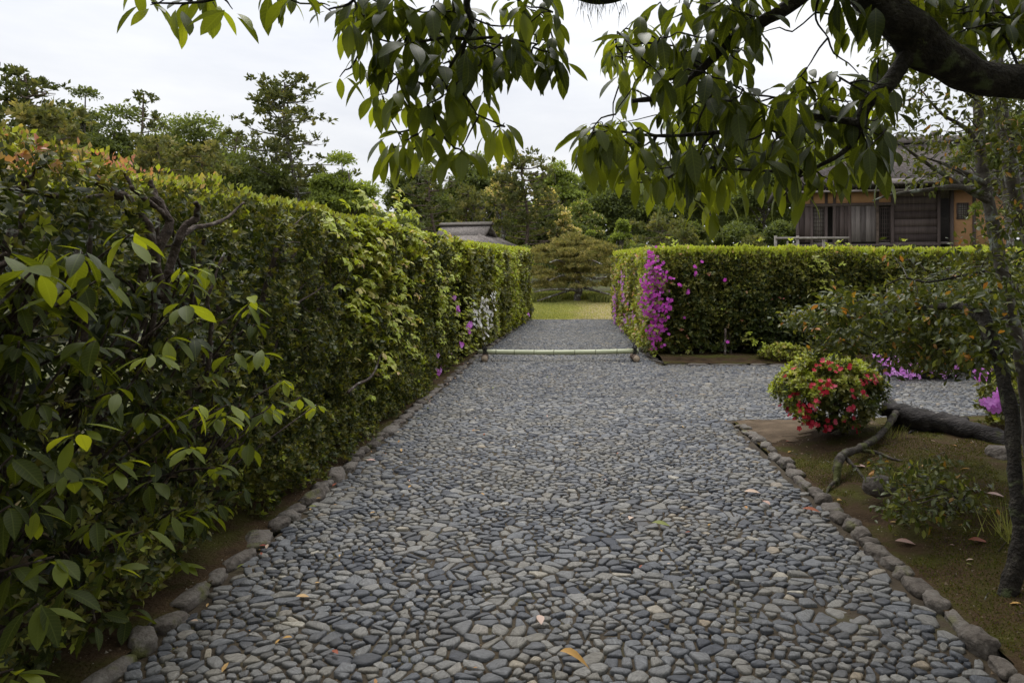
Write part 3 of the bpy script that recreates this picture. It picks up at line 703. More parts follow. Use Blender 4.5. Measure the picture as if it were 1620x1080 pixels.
# fronting drooping light-green shoots, patch by patch
def spray(parent, name, centers, rad_, nper, size, tintm, mat=M_HEDGE, T=LEAF3, droop=.55, nr=(1, 0, 0), tsd=.06):
    c = np.asarray(centers); K = len(c); k = 6
    idx = rng.integers(0, K, max(nper * K // k, 1)); n = len(idx)
    pos = c[idx] + rng.normal(0, 1, (n, 3)) * np.asarray(rad_)
    ax = np.array(nr) * .5 + np.array([0, 0, .8]) + rvec(n) * .35
    p, d, ln, sz, tt = shoots(pos, ax, k, size, np.clip(rng.normal(tintm, tsd, n), 0, 1), (.9 + droop * .5, 1.35 + droop * .7), .25, .03)
    return leaves(name, parent, mat, T, p, d, ln, sz, tt)
cs = []
for px, py in [(575, 470), (590, 500), (610, 390), (680, 410), (695, 480), (705, 520), (660, 410), (590, 345), (620, 350), (650, 370), (640, 335), (670, 385), (700, 385), (710, 410), (690, 440), (600, 430), (625, 430), (640, 450), (610, 470), (630, 500), (640, 520), (650, 530), (560, 380), (580, 410), (700, 460), (712, 490), (620, 540), (645, 560), (600, 560), (655, 590), (560, 500), (530, 360), (690, 530), (715, 440), (600, 590), (625, 620)]:
    xx = -1.95 + rng.uniform(-.06, .05); dd = xx * F_PX / (px - VX); cs.append(P(px, py, dd))
spray(near_h, 'light_shoots', cs, (.06, .32, .13), 120, .072, .67, T=LEAFW, droop=.9)
# fine dense box-like growth at the foot
N = 7000
pos, nr, s, t, b = face_points((NFX + .16, 4.3), (NFX + .16, 11.8), .03, .55, .62, N, (1, 0), .10, .08, 9, 3.2)
keep = t < .75 + .6 * (fbm(pos, 1.2, 33) - .5); pos, nr = pos[keep], nr[keep]; N = len(pos)
p_, d_, n_, s_, t_ = shoots(pos, nr * .5 + np.array([0, 0, .7]) + rvec(N) * .5, 6, rng.uniform(.024, .04, N), np.clip(rng.normal(.36, .1, N), .1, .64))
leaves('foot_leaves', near_h, M_HEDGE, RHOMB, p_, d_, n_, s_, t_)
# inside: coarse leaves coloured near black to deepen shade in the cavities, stems
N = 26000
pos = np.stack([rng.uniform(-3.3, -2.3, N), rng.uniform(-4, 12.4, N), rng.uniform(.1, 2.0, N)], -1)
leaves('inner_shade_leaves', near_h, M_HEDGE, RHOMB, pos, rvec(N), rvec(N), rng.uniform(.07, .14, N), np.clip(rng.normal(.08, .1, N), 0, .4))
def crooked(p, q, amp, k=5):
    p, q = np.array(p, float), np.array(q, float); t = np.linspace(0, 1, k)[:, None]
    r = p + (q - p) * t; r[1:-1] += rng.normal(0, amp, (k - 2, 3)); return r
def crooked_path(pts, amp):
    p = spline(pts, 3); p[1:-1] += rng.normal(0, amp, (len(p) - 2, 3)) * (.4, 1, 1); return p
tr = []
def hedge_stem(x, y, h, r, parent):
    base = np.array([x, y, 0.0]); top = np.array([x + rng.normal(0, .1) + .15, y + rng.normal(0, .25), h])
    pts = crooked(base, top, .035, 5)
    parts = [tube(pts, r, r * .6, 9, 5, .25)]
    for k in range(5):
        f = rng.uniform(.5, .98); o = pts[0] + (pts[-1] - pts[0]) * f
        o = np.array([np.interp(f, np.linspace(0, 1, len(pts)), pts[:, i]) for i in range(3)])
        e = o + np.array([rng.uniform(-.1, .5), rng.normal(0, .55), rng.uniform(.05, .5)]); e[2] = min(e[2], 2.0); e[0] = min(e[0], -1.95)
        parts.append(tube(crooked(o, e, .035, 5), r * .45, r * .12, 6, 4, .2))
    V, F = join(parts); obj('trunk', V, F, M_BARK_HEDGE, parent, smooth=True)
for yy in np.arange(1.3, 12.3, .62):
    hedge_stem(-2.32 + rng.normal(0, .08), yy + rng.normal(0, .15), 1.75, rng.uniform(.018, .034), near_h)
# gnarled limbs showing under the pink tips
for k, Lm in enumerate(limbs):
    pts = [P(*q) - np.array([.05, 0, 0]) for q in Lm]
    r0 = .025 if k < 4 else .014
    V, F = tube(crooked_path(pts, .010), r0, r0 * .45, 9, 4, .35, seed=k); obj('limb', V, F, M_BARK_HEDGE, near_h, smooth=True)

# lower far stretch of the left hedge
def far_face(y): return np.interp(y, [12.4, 22], [-1.78, -1.12])
far_h = thing('clipped_hedge', 'lower light green far stretch of the left hedge by the lawn', 'hedge', (-2.0, 17, 0), 'clipped hedges')
N = 16000
pos, nr, s, t, b = face_points((-1.80, 12.3), (-1.13, 22), .06, 2.08, 2.24, N, (1, -.07), .11, .10, 4, 2.6)
d, ln = hedge_dirs(N, nr, .6, -.1, .7)
stripe = vnoise(np.stack([pos[:, 1] * 1.3, 0 * s, pos[:, 2] * .25], -1), 1.0, 77)
tint = np.where(rng.random(N) < sstep(.4, .62, stripe) * .75, rng.normal(.64, .06, N), rng.normal(.42, .09, N))
tint = np.where(t > .95, rng.normal(.66, .05, N), tint)
p_, d_, n_, s_, t_ = shoots(pos, nr * .5 + np.array([0, 0, .5]) + rvec(N) * .5, 5, rng.uniform(.06, .10, N), np.clip(tint, .05, .72), (.7, 1.7))
leaves('leaves', far_h, M_HEDGE, RHOMB, p_, d_, n_, s_, t_)
N = 9000
pos = top_points(-2.6, lambda y: np.interp(y, [12.4, 22], [-1.85, -1.15]), 12.3, 22, lambda x, y: np.interp(y, [12.4, 22], [2.08, 2.25]), N, 6)
leaves('top_shoots', far_h, M_HEDGE, RHOMB, pos, norm(np.array([.2, 0, 1]) + rvec(N) * .7), rvec(N), rng.uniform(.05, .1, N), np.clip(rng.normal(.65, .06, N), .3, .75))
N = 7000
ss = rng.random(N); pos = np.stack([rng.uniform(-2.6, -1.15, N), np.full(N, 22.0) + rng.normal(0, .08, N), rng.uniform(.05, 2.22, N)], -1)
leaves('end_leaves', far_h, M_HEDGE, RHOMB, pos, rvec(N), rvec(N), rng.uniform(.05, .1, N), np.clip(rng.normal(.5, .1, N), 0, .7))
pr = []
for yy in np.arange(12.8, 21.8, .8): pr.append(tube(crooked((-2.1 + (yy - 12.4) * .06, yy, 0), (-2.05 + (yy - 12.4) * .06, yy + .1, 1.8), .05), .035, .02, 7, 4))
V, F = join(pr); obj('stems', V, F, M_BARK_HEDGE, far_h, smooth=True, kind='stuff')
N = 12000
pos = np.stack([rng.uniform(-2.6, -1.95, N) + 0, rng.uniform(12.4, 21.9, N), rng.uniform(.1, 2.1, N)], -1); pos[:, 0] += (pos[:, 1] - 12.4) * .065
leaves('inner_shade_leaves', far_h, M_HEDGE, RHOMB, pos, rvec(N), rvec(N), rng.uniform(.1, .18, N), np.clip(rng.normal(.12, .1, N), 0, .4))  # inner leaves darkened in colour for shade inside the hedge

# right hedge: an L
rh = thing('clipped_hedge', 'dark clipped hedge on the right turning the corner of the side path', 'hedge', (3, 12.9, 0), 'clipped hedges')
RF, RX = 12.3, 1.5
N = 19000
pos, nr, s, t, b = face_points((RX, RF), (8.0, RF), .12, 1.98, 1.98, N, (0, -1), .13, .10, 7, 2.6)
keep = rng.random(N) > .55 * (t < .12) ; pos, nr, t = pos[keep], nr[keep], t[keep]; N = len(pos)
d, ln = hedge_dirs(N, nr, .55, .1, .8)
sp = fbm(pos, 1.1, 41)
tint = np.clip(.27 + .5 * (sp - .5) + rng.normal(0, .1, N) + .16 * (t > .78) * (rng.random(N) < .6), .02, .56)
tint = np.where(rng.random(N) < .012, rng.uniform(.82, .95, N), tint)
topm = t > .965
tint = np.where(topm & (rng.random(N) < .8), rng.normal(.66, .05, N), tint)
tint = np.where((t > .55) & ~topm & (rng.random(N) < .5), rng.normal(.47, .05, N), tint)
p_, d_, n_, s_, t_ = shoots(pos, nr * .55 + np.array([0, 0, .5]) + rvec(N) * .55, 5, rng.uniform(.04, .075, N) * (1.15 - .4 * t), np.clip(tint, 0, .95))
leaves('leaves', rh, M_HEDGE, RHOMB, p_, d_, n_, s_, t_)
N = 7000
pos, nr, s, t, b = face_points((RX, RF), (RX + .03, 22), .06, 1.98, 2.18, N, (-1, 0), .09, .10, 8, 2.0)
d, ln = hedge_dirs(N, nr, .6, -.1, .7)
st = vnoise(np.stack([pos[:, 1] * 1.5, 0 * s, pos[:, 2] * .4], -1), 1, 78)
tint = np.where(st > .45, rng.normal(.62, .07, N), rng.normal(.46, .1, N)); tint = np.where(rng.random(N) < .1, rng.uniform(.76, .9, N), tint)
p_, d_, n_, s_, t_ = shoots(pos, nr * .5 + np.array([0, 0, .5]) + rvec(N) * .5, 5, rng.uniform(.06, .09, N), np.clip(tint, .1, .92), (.7, 1.7))
leaves('side_leaves', rh, M_HEDGE, RHOMB, p_, d_, n_, s_, t_)
N = 16000
pos1 = np.stack([rng.uniform(RX, 9, N), rng.uniform(RF + .02, RF + 1.3, N), np.zeros(N)], -1)
pos2 = np.stack([rng.uniform(RX, RX + 1.2, N // 3), rng.uniform(RF, 22, N // 3), np.zeros(N // 3)], -1); pos2[:, 2] += (pos2[:, 1] - RF) * .02
pos = np.vstack([pos1, pos2]); pos[:, 2] += 1.965 + .07 * (fbm(pos, 2.2, 12) - .5) * 2 - np.minimum(rng.exponential(.06, len(pos)), .25) + .02 * rng.random(len(pos)) * (rng.random(len(pos)) < .3)
n = len(pos)
leaves('top_shoots', rh, M_HEDGE, RHOMB, pos, norm(np.array([0, -.15, 1.0]) + rvec(n) * .6), rvec(n), rng.uniform(.05, .095, n), np.where(rng.random(n) < .04, .84, np.clip(rng.normal(.66, .05, n), .3, .74)))
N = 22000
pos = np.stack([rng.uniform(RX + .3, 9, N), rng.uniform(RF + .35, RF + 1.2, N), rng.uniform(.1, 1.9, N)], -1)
leaves('inner_shade_leaves', rh, M_HEDGE, RHOMB, pos, rvec(N), rvec(N), rng.uniform(.08, .16, N), np.clip(rng.normal(.1, .1, N), 0, .4))  # shade within the right hedge put into these leaves' dark tint
pr = []
for xx in np.arange(1.9, 8.9, .55):
    pr.append(tube(crooked((xx, RF + .25 + rng.normal(0, .1), 0), (xx + rng.normal(0, .2), RF + .4, 1.7), .06), .03, .015, 7, 4))
V, F = join(pr); obj('stems', V, F, M_BARK_HEDGE, rh, smooth=True, kind='stuff')
p = P(1150, 545, 12.05); V, F = tube([(p[0], RF - .1, 0), (p[0] + .01, RF - .1, .55)], .022, .02, 7); obj('trunk', V, F, M_BARK_HEDGE, rh, smooth=True)
# sprigs that stick up above the clipped top
cs = [P(px, 388, 12.6) for px in (1055, 1070, 1150, 1175, 1210, 1240, 1320, 1345, 1400, 1430)]
spray(rh, 'sprigs', cs, (.10, .1, .05), 14, .085, .66, droop=-.5, nr=(0, -.3, 0))
spray(rh, 'light_shoots', [P(px, py, 12.2) for px, py in [(1300, 410), (1310, 425), (1302, 448), (1308, 470), (1320, 480), (1295, 420), (1290, 520), (1200, 545), (1180, 535), (1215, 550)]], (.12, .04, .07), 30, .08, .6, nr=(0, -1, 0))

# ------------------------------------------------------------------ flowers
def flower_template(npet=5, w=.36, cup=.35):
    V, F = [], []
    for k in range(npet):
        a = 2 * np.pi * k / npet; ca, sa = math.cos(a), math.sin(a)
        loc = [(0, 0, 0), (w * .55, .3, cup * .3), (w * .5, .48, cup * .35), (0, .56, cup * .25), (-w * .5, .48, cup * .35), (-w * .55, .3, cup * .3)]
        o = len(V)
        for x_, y_, z_ in loc: V.append([x_ * ca - y_ * sa, x_ * sa + y_ * ca, z_])
        F += [[o, o + 1, o + 2], [o, o + 2, o + 3], [o, o + 3, o + 4], [o, o + 4, o + 5]]
    return np.array(V), np.array(F)
FLOWER = flower_template()
def blossoms(name, parent, centers, n, spread, nr, size, t0, t1, kind='stuff'):
    c = np.asarray(centers); idx = rng.integers(0, len(c), n); pos = c[idx] + rng.normal(0, 1, (n, 3)) * np.asarray(spread)
    z = norm(np.array(nr, float) + rvec(n) * .55); y_ = norm(np.cross(z, rvec(n)))
    return leaves(name, parent, M_FLOWER, FLOWER, pos, y_, z, rng.uniform(size * .75, size * 1.2, n), rng.uniform(t0, t1, n), kind=kind)
az = thing('azalea', 'magenta azalea blooming in a tall column on the corner of the right hedge', 'azalea', (1.5, 12.2, 0), 'azaleas in the hedges')
cs = [P(px, py, 12.12) for px, py in [(1033, 398), (1030, 410), (1028, 420), (1040, 424), (1036, 432), (1045, 430), (1030, 440), (1040, 443), (1046, 440), (1037, 452), (1024, 455), (1030, 462), (1043, 456), (1050, 448), (1028, 472), (1036, 476), (1024, 482), (1032, 490), (1040, 488), (1048, 482), (1026, 498), (1036, 503), (1034, 512), (1030, 520), (1042, 508), (1036, 527), (1032, 534), (1037, 546), (1046, 500), (1020, 446), (1018, 470), (1021, 494), (1035, 520), (1040, 535)]]
blossoms('blossoms', az, cs, 330, (.065, .06, .065), (-.35, -1, .35), .056, 0, .28)
spray(az, 'shoot_leaves', cs, (.08, .07, .08), 36, .05, .5, nr=(-.2, -1, 0), droop=.0, T=LEAF2)
cs2 = [P(px, py, 12.12) for px, py in [(1098, 422), (1100, 434), (1113, 413), (1143, 421), (1148, 442), (1137, 444), (1060, 475), (1075, 453), (1089, 461), (1050, 521), (1058, 530), (1151, 541), (1060, 487), (1085, 500), (1063, 440)]]
blossoms('blossoms', az, cs2, 34, (.02, .03, .02), (0, -1, .2), .06, 0, .25)
cs = [P(px, py, 12.2) for px, py in [(1032, 430), (1036, 470), (1030, 510), (1080, 530), (1070, 500), (1100, 450)]]
spray(az, 'leaves', cs, (.14, .05, .2), 60, .05, .42, nr=(0, -1, 0), droop=.1, T=LEAF2)
az2 = thing('azalea', 'pale violet azalea flowering low on the left face of the right hedge', 'azalea', (1.5, 19, 0), 'azaleas in the hedges')
cs = [np.array([RX - .06, dd, H_EYE - (py - VY) / F_PX * dd]) for dd, py in [(20, 465), (20, 475), (20, 485), (20.2, 495), (19.8, 505), (20.4, 455), (17.3, 450), (17, 470), (16, 480), (16.5, 500), (15, 505), (17.5, 440), (14.6, 500), (17.4, 520), (20, 512)]]
blossoms('blossoms', az2, cs, 190, (.03, .12, .07), (-1, -.3, .2), .065, .25, .48)
spray(az2, 'leaves', cs, (.04, .2, .15), 20, .06, .55, nr=(-1, 0, 0), T=LEAF2)
def on_left(px, py, x=None):
    if px < 725: xx = -1.90
    else: xx = None
    if xx is None:
        dd = 12.4
        for _ in range(20): xx = far_face(dd) + .1; dd = xx * F_PX / (px - VX)
    else: dd = xx * F_PX / (px - VX)
    return P(px, py, dd)
az3 = thing('azalea', 'white azalea flowering in the middle of the left hedge', 'azalea', (-1.7, 13, 0), 'azaleas in the hedges')
cs = [on_left(px, py) for px, py in [(780, 467), (765, 475), (770, 485), (758, 492), (755, 505), (768, 500), (760, 515), (770, 512), (775, 520), (765, 528), (778, 497), (750, 490), (783, 478)]]
blossoms('blossoms', az3, cs, 130, (.03, .1, .06), (1, -.3, .2), .06, .5, .7)
spray(az3, 'leaves', cs, (.04, .25, .2), 40, .055, .55, T=LEAF2)
az4 = thing('azalea', 'violet azalea with few blooms low in the left hedge before the barrier', 'azalea', (-1.8, 10, 0), 'azaleas in the hedges')
cs = [on_left(px, py) for px, py in [(746, 512), (741, 516), (718, 472), (698, 578), (693, 584), (688, 570), (710, 564), (728, 545), (690, 560), (836, 495), (742, 520), (725, 490)]]
blossoms('blossoms', az4, cs, 75, (.02, .05, .03), (1, -.4, .3), .065, .26, .42)
cs = [on_left(px, py) for px, py in [(735, 500), (730, 530), (725, 555), (745, 545), (700, 590), (715, 575), (740, 475)]]
spray(az4, 'leaves', cs, (.06, .22, .12), 130, .05, .57, T=LEAF2, droop=-.1)

# ------------------------------------------------------------------ big-leaved shrub, front left
def big_variants(n=8, nseg=6, t0=0, t1=1, w=.2, curl=(.1, .45), fold=(.1, .35), mat=None):
    res = []
    for k in range(n):
        T = leaf_template(nseg, w * random.uniform(.9, 1.15), random.uniform(*fold), random.uniform(*curl), 1.0 + .35 * random.random(), .85)
        T[0][:, 0] += .05 * math.sin(k) * T[0][:, 1] ** 2
        uv = T[0][:, :2].copy(); uv[:, 0] -= .05 * math.sin(k) * T[0][:, 1] ** 2
        res.append((mesh_data('leaf', T[0], T[1], mat or M_BIG, np.full(len(T[0]), t0 + (t1 - t0) * (k + .5) / n), uv, True), T))
    return res
def whorl(c, n, Ln, droop, lean=(0, 0, 0), spread=1.0):
    a = rng.uniform(0, 2 * np.pi) + np.arange(n) * 2 * np.pi / n + rng.normal(0, .25, n)
    dr = droop + rng.normal(0, .22, n)
    d = norm(np.stack([np.cos(a) * np.cos(dr) * spread, np.sin(a) * np.cos(dr) * spread, -np.sin(dr)], -1) + np.array(lean))
    nrm = norm(np.array([0, 0, 1.0]) * np.cos(dr)[:, None] + np.stack([np.cos(a), np.sin(a), 0 * a], -1) * np.sin(dr)[:, None] + rng.normal(0, .22, (n, 3)))
    pos = c + d * .018 + rng.normal(0, .012, (n, 3))
    return pos, d, nrm, Ln * rng.uniform(.55, 1.25, n)
def place_leaves(parent, W, variants, tsel, nparts):
    """W: list of (pos,d,nrm,size,tint 0..1); the first nparts leaves nearest in view become parts"""
    pos = np.vstack([w[0] for w in W]); d = np.vstack([w[1] for w in W]); nr = np.vstack([w[2] for w in W]); sz = np.concatenate([w[3] for w in W])
    ti = np.concatenate([np.full(len(w[0]), w[4]) for w in W]); ti = np.clip(ti + rng.normal(0, .12, len(ti)), 0, .999)
    mid = pos + d * sz[:, None] * .5
    px = VX + F_PX * mid[:, 0] / np.maximum(mid[:, 1], .1); py = VY - F_PX * (mid[:, 2] - H_EYE) / np.maximum(mid[:, 1], .1)
    vis = (mid[:, 1] > .5) & (px > 0) & (px < 1620) & (py > 0) & (py < 1080)
    key = np.where(vis, mid[:, 1], 99); order = np.argsort(key)
    order = order[:min(nparts, int(vis.sum()))]
    vi = (ti * len(variants)).astype(int)
    leaf_parts('leaf', parent, [v[0] for v in variants], pos[order], d[order], nr[order], sz[order], vi[order])
    rest = np.setdiff1d(np.arange(len(pos)), order)
    Vs, Ts, UV = [], [], []
    for k in range(len(variants)):
        r = rest[vi[rest] == k]
        if not len(r): continue
        T = variants[k][1]; Vv, Ff = instance(T, pos[r], d[r], nr[r], sz[r]); Vs.append((Vv, Ff))
        Ts.append(np.full(len(Vv), (k + .5) / len(variants))); UV.append(np.tile(T[0][:, :2], (len(r), 1)))
    V, F = join(Vs); obj('leaves', V, F, variants[0][0].materials[0], parent, tint=np.concatenate(Ts), uv=np.vstack(UV), smooth=True, kind='stuff')
BIGV = big_variants()
shrub = thing('broadleaf_shrub', 'large leaved evergreen shrub spilling from the left hedge at the front', 'shrub', (-2.1, 2.9, 0))
W, tips = [], []
spots = [(205, 372, .9), (75, 395, .75), (50, 430, .5), (290, 425, .75), (292, 485, .7), (265, 535, .7), (100, 462, .6), (240, 560, .8), (395, 478, .8), (125, 682, .85), (190, 735, .85), (50, 805, .8), (85, 880, .7),
         (150, 830, .6), (165, 905, .7), (284, 888, .75), (310, 640, .8), (350, 655, .85), (300, 705, .8), (275, 805, .7), (20, 1058, .7), (60, 955, .4), (15, 905, .5), (445, 602, .9), (475, 628, .9), (430, 640, .75), (500, 640, .85), (385, 700, .6),
         (370, 560, .5), (150, 540, .5), (30, 540, .3), (180, 620, .5), (60, 640, .35), (20, 720, .4), (230, 655, .6), (225, 840, .6), (240, 760, .6), (110, 760, .5), (150, 980, .35), (35, 480, .4), (160, 440, .5), (330, 590, .6), (410, 560, .6),
         (15, 800, .5), (100, 930, .4), (200, 960, .4), (340, 740, .5), (320, 420, .6), (130, 400, .6), (10, 400, .5), (360, 640, .7), (420, 650, .6)]
for px, py, ti in spots:
    xx = -1.80 + rng.uniform(-.12, .16); dd = xx * F_PX / (px - VX); c = P(px, py, dd); tips.append(c)
    W.append((*whorl(c, rng.integers(5, 8), .118 if px < 400 else .125, .45, (.12, -.1, 0)), ti))
for _ in range(190):
    px, py = rng.uniform(-60, 420), rng.uniform(400, 1020)
    if py > 1000 - .62 * max(px - 60, 0) or py < 380 + .1 * px: continue
    xx = -2.0 + rng.uniform(-.25, .12); dd = xx * F_PX / (px - VX); c = P(px, py, dd)
    if c[2] < .12: continue
    tips.append(c); W.append((*whorl(c, rng.integers(5, 8), .11, .5), np.clip(rng.normal(.25, .15), 0, .6)))
place_leaves(shrub, W, BIGV, None, 300)
stems = [tube(crooked((-2.25, yy, 0), (-2.15, yy + .1, 1.9), .06, 6), .022, .010, 7, 4, .15) for yy in (2.2, 2.6, 3.0, 3.5, 4.0)]
for s_ in stems: obj('stem', s_[0], s_[1], M_BARK_HEDGE, shrub, smooth=True)
tw = []
for c in tips:
    yb = min((2.2, 2.6, 3.0, 3.5, 4.0), key=lambda v: abs(v - c[1] - .15)); zb = max(.15, c[2] - rng.uniform(.15, .5))
    b0 = np.array([-2.2, yb, zb]); m_ = (b0 + c) / 2 + np.array([.04, 0, .03])
    tw.append(tube([b0, m_, c], .008, .004, 5, 4))
V, F = join(tw); obj('twigs', V, F, M_BARK_HEDGE, shrub, smooth=True, kind='stuff')

# ------------------------------------------------------------------ overhead tree with big hanging leaves
BASE = np.array([2.75, 2.35, 0])
over = thing('evergreen_tree', 'large leaved evergreen tree reaching over the path with a thick dark limb', 'tree', BASE)
OVV = big_variants(8, 6, 0, 1, .185, (.15, .5), mat=M_OVER)
def limb(name, pts, r0, r1, sides=10, rough=.22, n=7, radii=None):
    V, F = tube([P(*q) if len(q) == 3 else np.array(q[:3]) for q in pts], r0, r1, sides, n, rough, radii=radii)
    return obj(name, V, F, M_BARK_DARK, over, smooth=True)
V, F = tube([BASE + (0, 0, .1), BASE + (-.02, .02, .8), BASE + (.0, .05, 1.5), BASE + (-.1, .1, 2.1), BASE + (0, .1, 2.8), BASE + (.1, 0, 3.8)], .16, .09, 14, 6, .2)
obj('trunk', V, F, M_BARK_DARK, over, smooth=True)
limb('limb', [(2080, 250, 2.45), (1880, 160, 2.5), (1740, 138, 2.5), (1620, 128, 2.5), (1545, 118, 2.48), (1485, 92, 2.45), (1432, 40, 2.42), (1385, -12, 2.4), (1320, -70, 2.4), (1180, -90, 2.35), (1040, -45, 2.3), (960, -14, 2.3), (900, -22, 2.3), (780, -60, 2.25), (600, -70, 2.2), (420, -40, 2.2)], .08, .02, 14, .25, 8, radii=[.088, .084, .08, .068, .066, .072, .078, .07, .062, .055, .045, .04, .036, .026, .018, .012])
limb('branch', [(1446, 70, 2.44), (1408, 128, 2.42), (1372, 165, 2.4), (1362, 200, 2.4)], .034, .02, 10)
limb('branch', [(1330, -60, 2.4), (1258, 2, 2.42), (1215, 30, 2.42), (1160, 60, 2.45), (1110, 110, 2.5), (1060, 150, 2.5), (1000, 160, 2.5)], .03, .008, 8)
limb('branch', [(760, -62, 2.25), (738, 0, 2.3), (747, 35, 2.3), (738, 62, 2.3)], .014, .009, 8)
limb('branch', [(1362, 195, 2.4), (1330, 190, 2.45), (1270, 185, 2.5), (1200, 200, 2.55), (1130, 210, 2.6), (1040, 215, 2.6), (960, 205, 2.6)], .014, .005, 7)
limb('branch', [(1362, 198, 2.4), (1350, 225, 2.45), (1320, 250, 2.5), (1270, 270, 2.6), (1200, 270, 2.7), (1100, 262, 2.8)], .012, .004, 7)
twigs_def = [[(738, 62, 2.3), (715, 100, 2.3), (700, 128, 2.35), (665, 132, 2.4), (630, 120, 2.4)], [(705, 125, 2.35), (712, 175, 2.4), (692, 208, 2.4), (655, 236, 2.4)],
    [(738, 62, 2.3), (725, 120, 2.35), (735, 165, 2.4), (752, 180, 2.4), (798, 200, 2.4)], [(738, 62, 2.3), (700, 60, 2.3), (640, 70, 2.3), (590, 60, 2.3)],
    [(738, 62, 2.3), (790, 60, 2.3), (850, 70, 2.3)], [(420, -40, 2.2), (350, -5, 2.2), (300, 5, 2.2), (240, 5, 2.2)], [(600, -70, 2.2), (560, 0, 2.2), (520, 15, 2.2)], [(692, 208, 2.4), (720, 235, 2.4)],
    [(1110, 110, 2.5), (1040, 70, 2.5), (975, 75, 2.5)], [(1130, 210, 2.6), (1060, 280, 2.8), (980, 290, 2.9)], [(1270, 270, 2.6), (1240, 310, 2.7)], [(1385, -12, 2.4), (1420, 30, 2.5), (1460, 60, 2.5)], [(1320, -70, 2.4), (1290, 20, 2.5), (1310, 60, 2.5)],
    [(1620, 128, 2.5), (1590, 60, 2.6), (1560, 40, 2.6)]]
for tdef in twigs_def:
    V, F = tube([P(*q) for q in tdef], .0065, .0028, 6, 5, .1); obj('twig', V, F, M_BARK_DARK, over, smooth=True)
W = []; tips = []
A = [(238, 8, .6, 5), (285, 12, .7, 4), (368, 15, .55, 4), (430, -15, .5, 5), (475, -12, .6, 5), (522, 10, .6, 6), (320, -12, .5, 3), (560, 30, .6, 6), (590, 42, .5, 6), (603, 75, .35, 6), (568, 85, .4, 3), (622, 100, .3, 6), (650, 62, .4, 6), (665, 102, .3, 6), (690, 60, .2, 6), (700, 100, .25, 6), (680, 18, .5, 5), (640, 8, .6, 5), (600, 5, .5, 5), (720, 40, .3, 5), (762, 30, .4, 5), (772, 72, .2, 6), (800, 62, .2, 6), (822, 42, .35, 5), (848, 66, .2, 6), (870, 85, .15, 6), (795, 95, .15, 6), (742, 75, .15, 6), (875, 20, .4, 5), (830, 8, .5, 5), (782, 105, .1, 5), (830, 95, .15, 5),
     (586, 118, .5, 4), (598, 150, .8, 6), (628, 150, .8, 6), (650, 130, .4, 5), (700, 152, .5, 6), (722, 132, .6, 6), (752, 112, .6, 4), (762, 150, .75, 5), (733, 172, .75, 5), (757, 185, .8, 5), (798, 195, .8, 6), (780, 200, .7, 4), (690, 192, .75, 5), (662, 212, .7, 5), (640, 222, .8, 6), (622, 232, .7, 6), (700, 238, .6, 5), (728, 238, .65, 5), (655, 238, .8, 5), (612, 212, .7, 4), (676, 165, .6, 4)]
for px, py, ti, n in A:  # tints go dark mid-cluster and light at the edges, light put into colour
    c = P(px, py, rng.uniform(2.15, 2.6)); tips.append(c); W.append((*whorl(c, n, .108, rng.uniform(.3, .95), (0, 0, -.08)), ti))
    if rng.random() < .65: c = P(px + rng.normal(0, 22), py + rng.normal(0, 14), rng.uniform(2.3, 2.9)); tips.append(c); W.append((*whorl(c, n, .105, rng.uniform(.2, .9), (0, 0, -.05)), min(ti + .1, .95)))
for _ in range(34):
    px, py = rng.uniform(560, 880), rng.uniform(-25, 100)
    if py > 30 + .25 * (px - 520): continue
    c = P(px, py, rng.uniform(2.2, 2.8)); tips.append(c); W.append((*whorl(c, rng.integers(4, 7), .11, rng.uniform(.3, 1.0), (0, 0, -.1)), float(np.clip(rng.normal(.22, .1), 0, .6))))
def inpoly(x, y, poly):
    r = False; j = len(poly) - 1
    for i in range(len(poly)):
        (xi, yi), (xj, yj) = poly[i], poly[j]
        if (yi > y) != (yj > y) and x < (xj - xi) * (y - yi) / (yj - yi) + xi: r = not r
        j = i
    return r
polyB = [(965, 55), (1060, -15), (1440, -15), (1440, 60), (1405, 150), (1410, 215), (1375, 232), (1330, 240), (1240, 250), (1130, 265), (1020, 262), (930, 235), (925, 205), (1000, 165), (985, 110)]
holes = [(1285, 75, 38), (1245, 100, 26), (1236, 22, 22), (1010, 175, 24), (955, 140, 45), (1205, 125, 12), (1340, 110, 14)]
got = []
while len(got) < 150:
    px, py = rng.uniform(915, 1445), rng.uniform(-15, 290)
    if not inpoly(px, py, polyB) or any((px - a) ** 2 + (py + 22 - b) ** 2 < (r + 16) ** 2 for a, b, r in holes): continue
    if any((px - a) ** 2 + (py - b) ** 2 < 16 ** 2 for a, b in got): continue
    got.append((px, py))
for px, py in got:
    c = P(px, py, rng.uniform(2.2, 3.0)); tips.append(c)
    ti = .25 + .22 * (px < 1040) + .3 * (py > 250) * (rng.random() < .6) + rng.normal(0, .12)
    W.append((*whorl(c, rng.integers(4, 8), .108, rng.uniform(.2, 1.0), (0, 0, -.08)), float(np.clip(ti, 0, .9))))
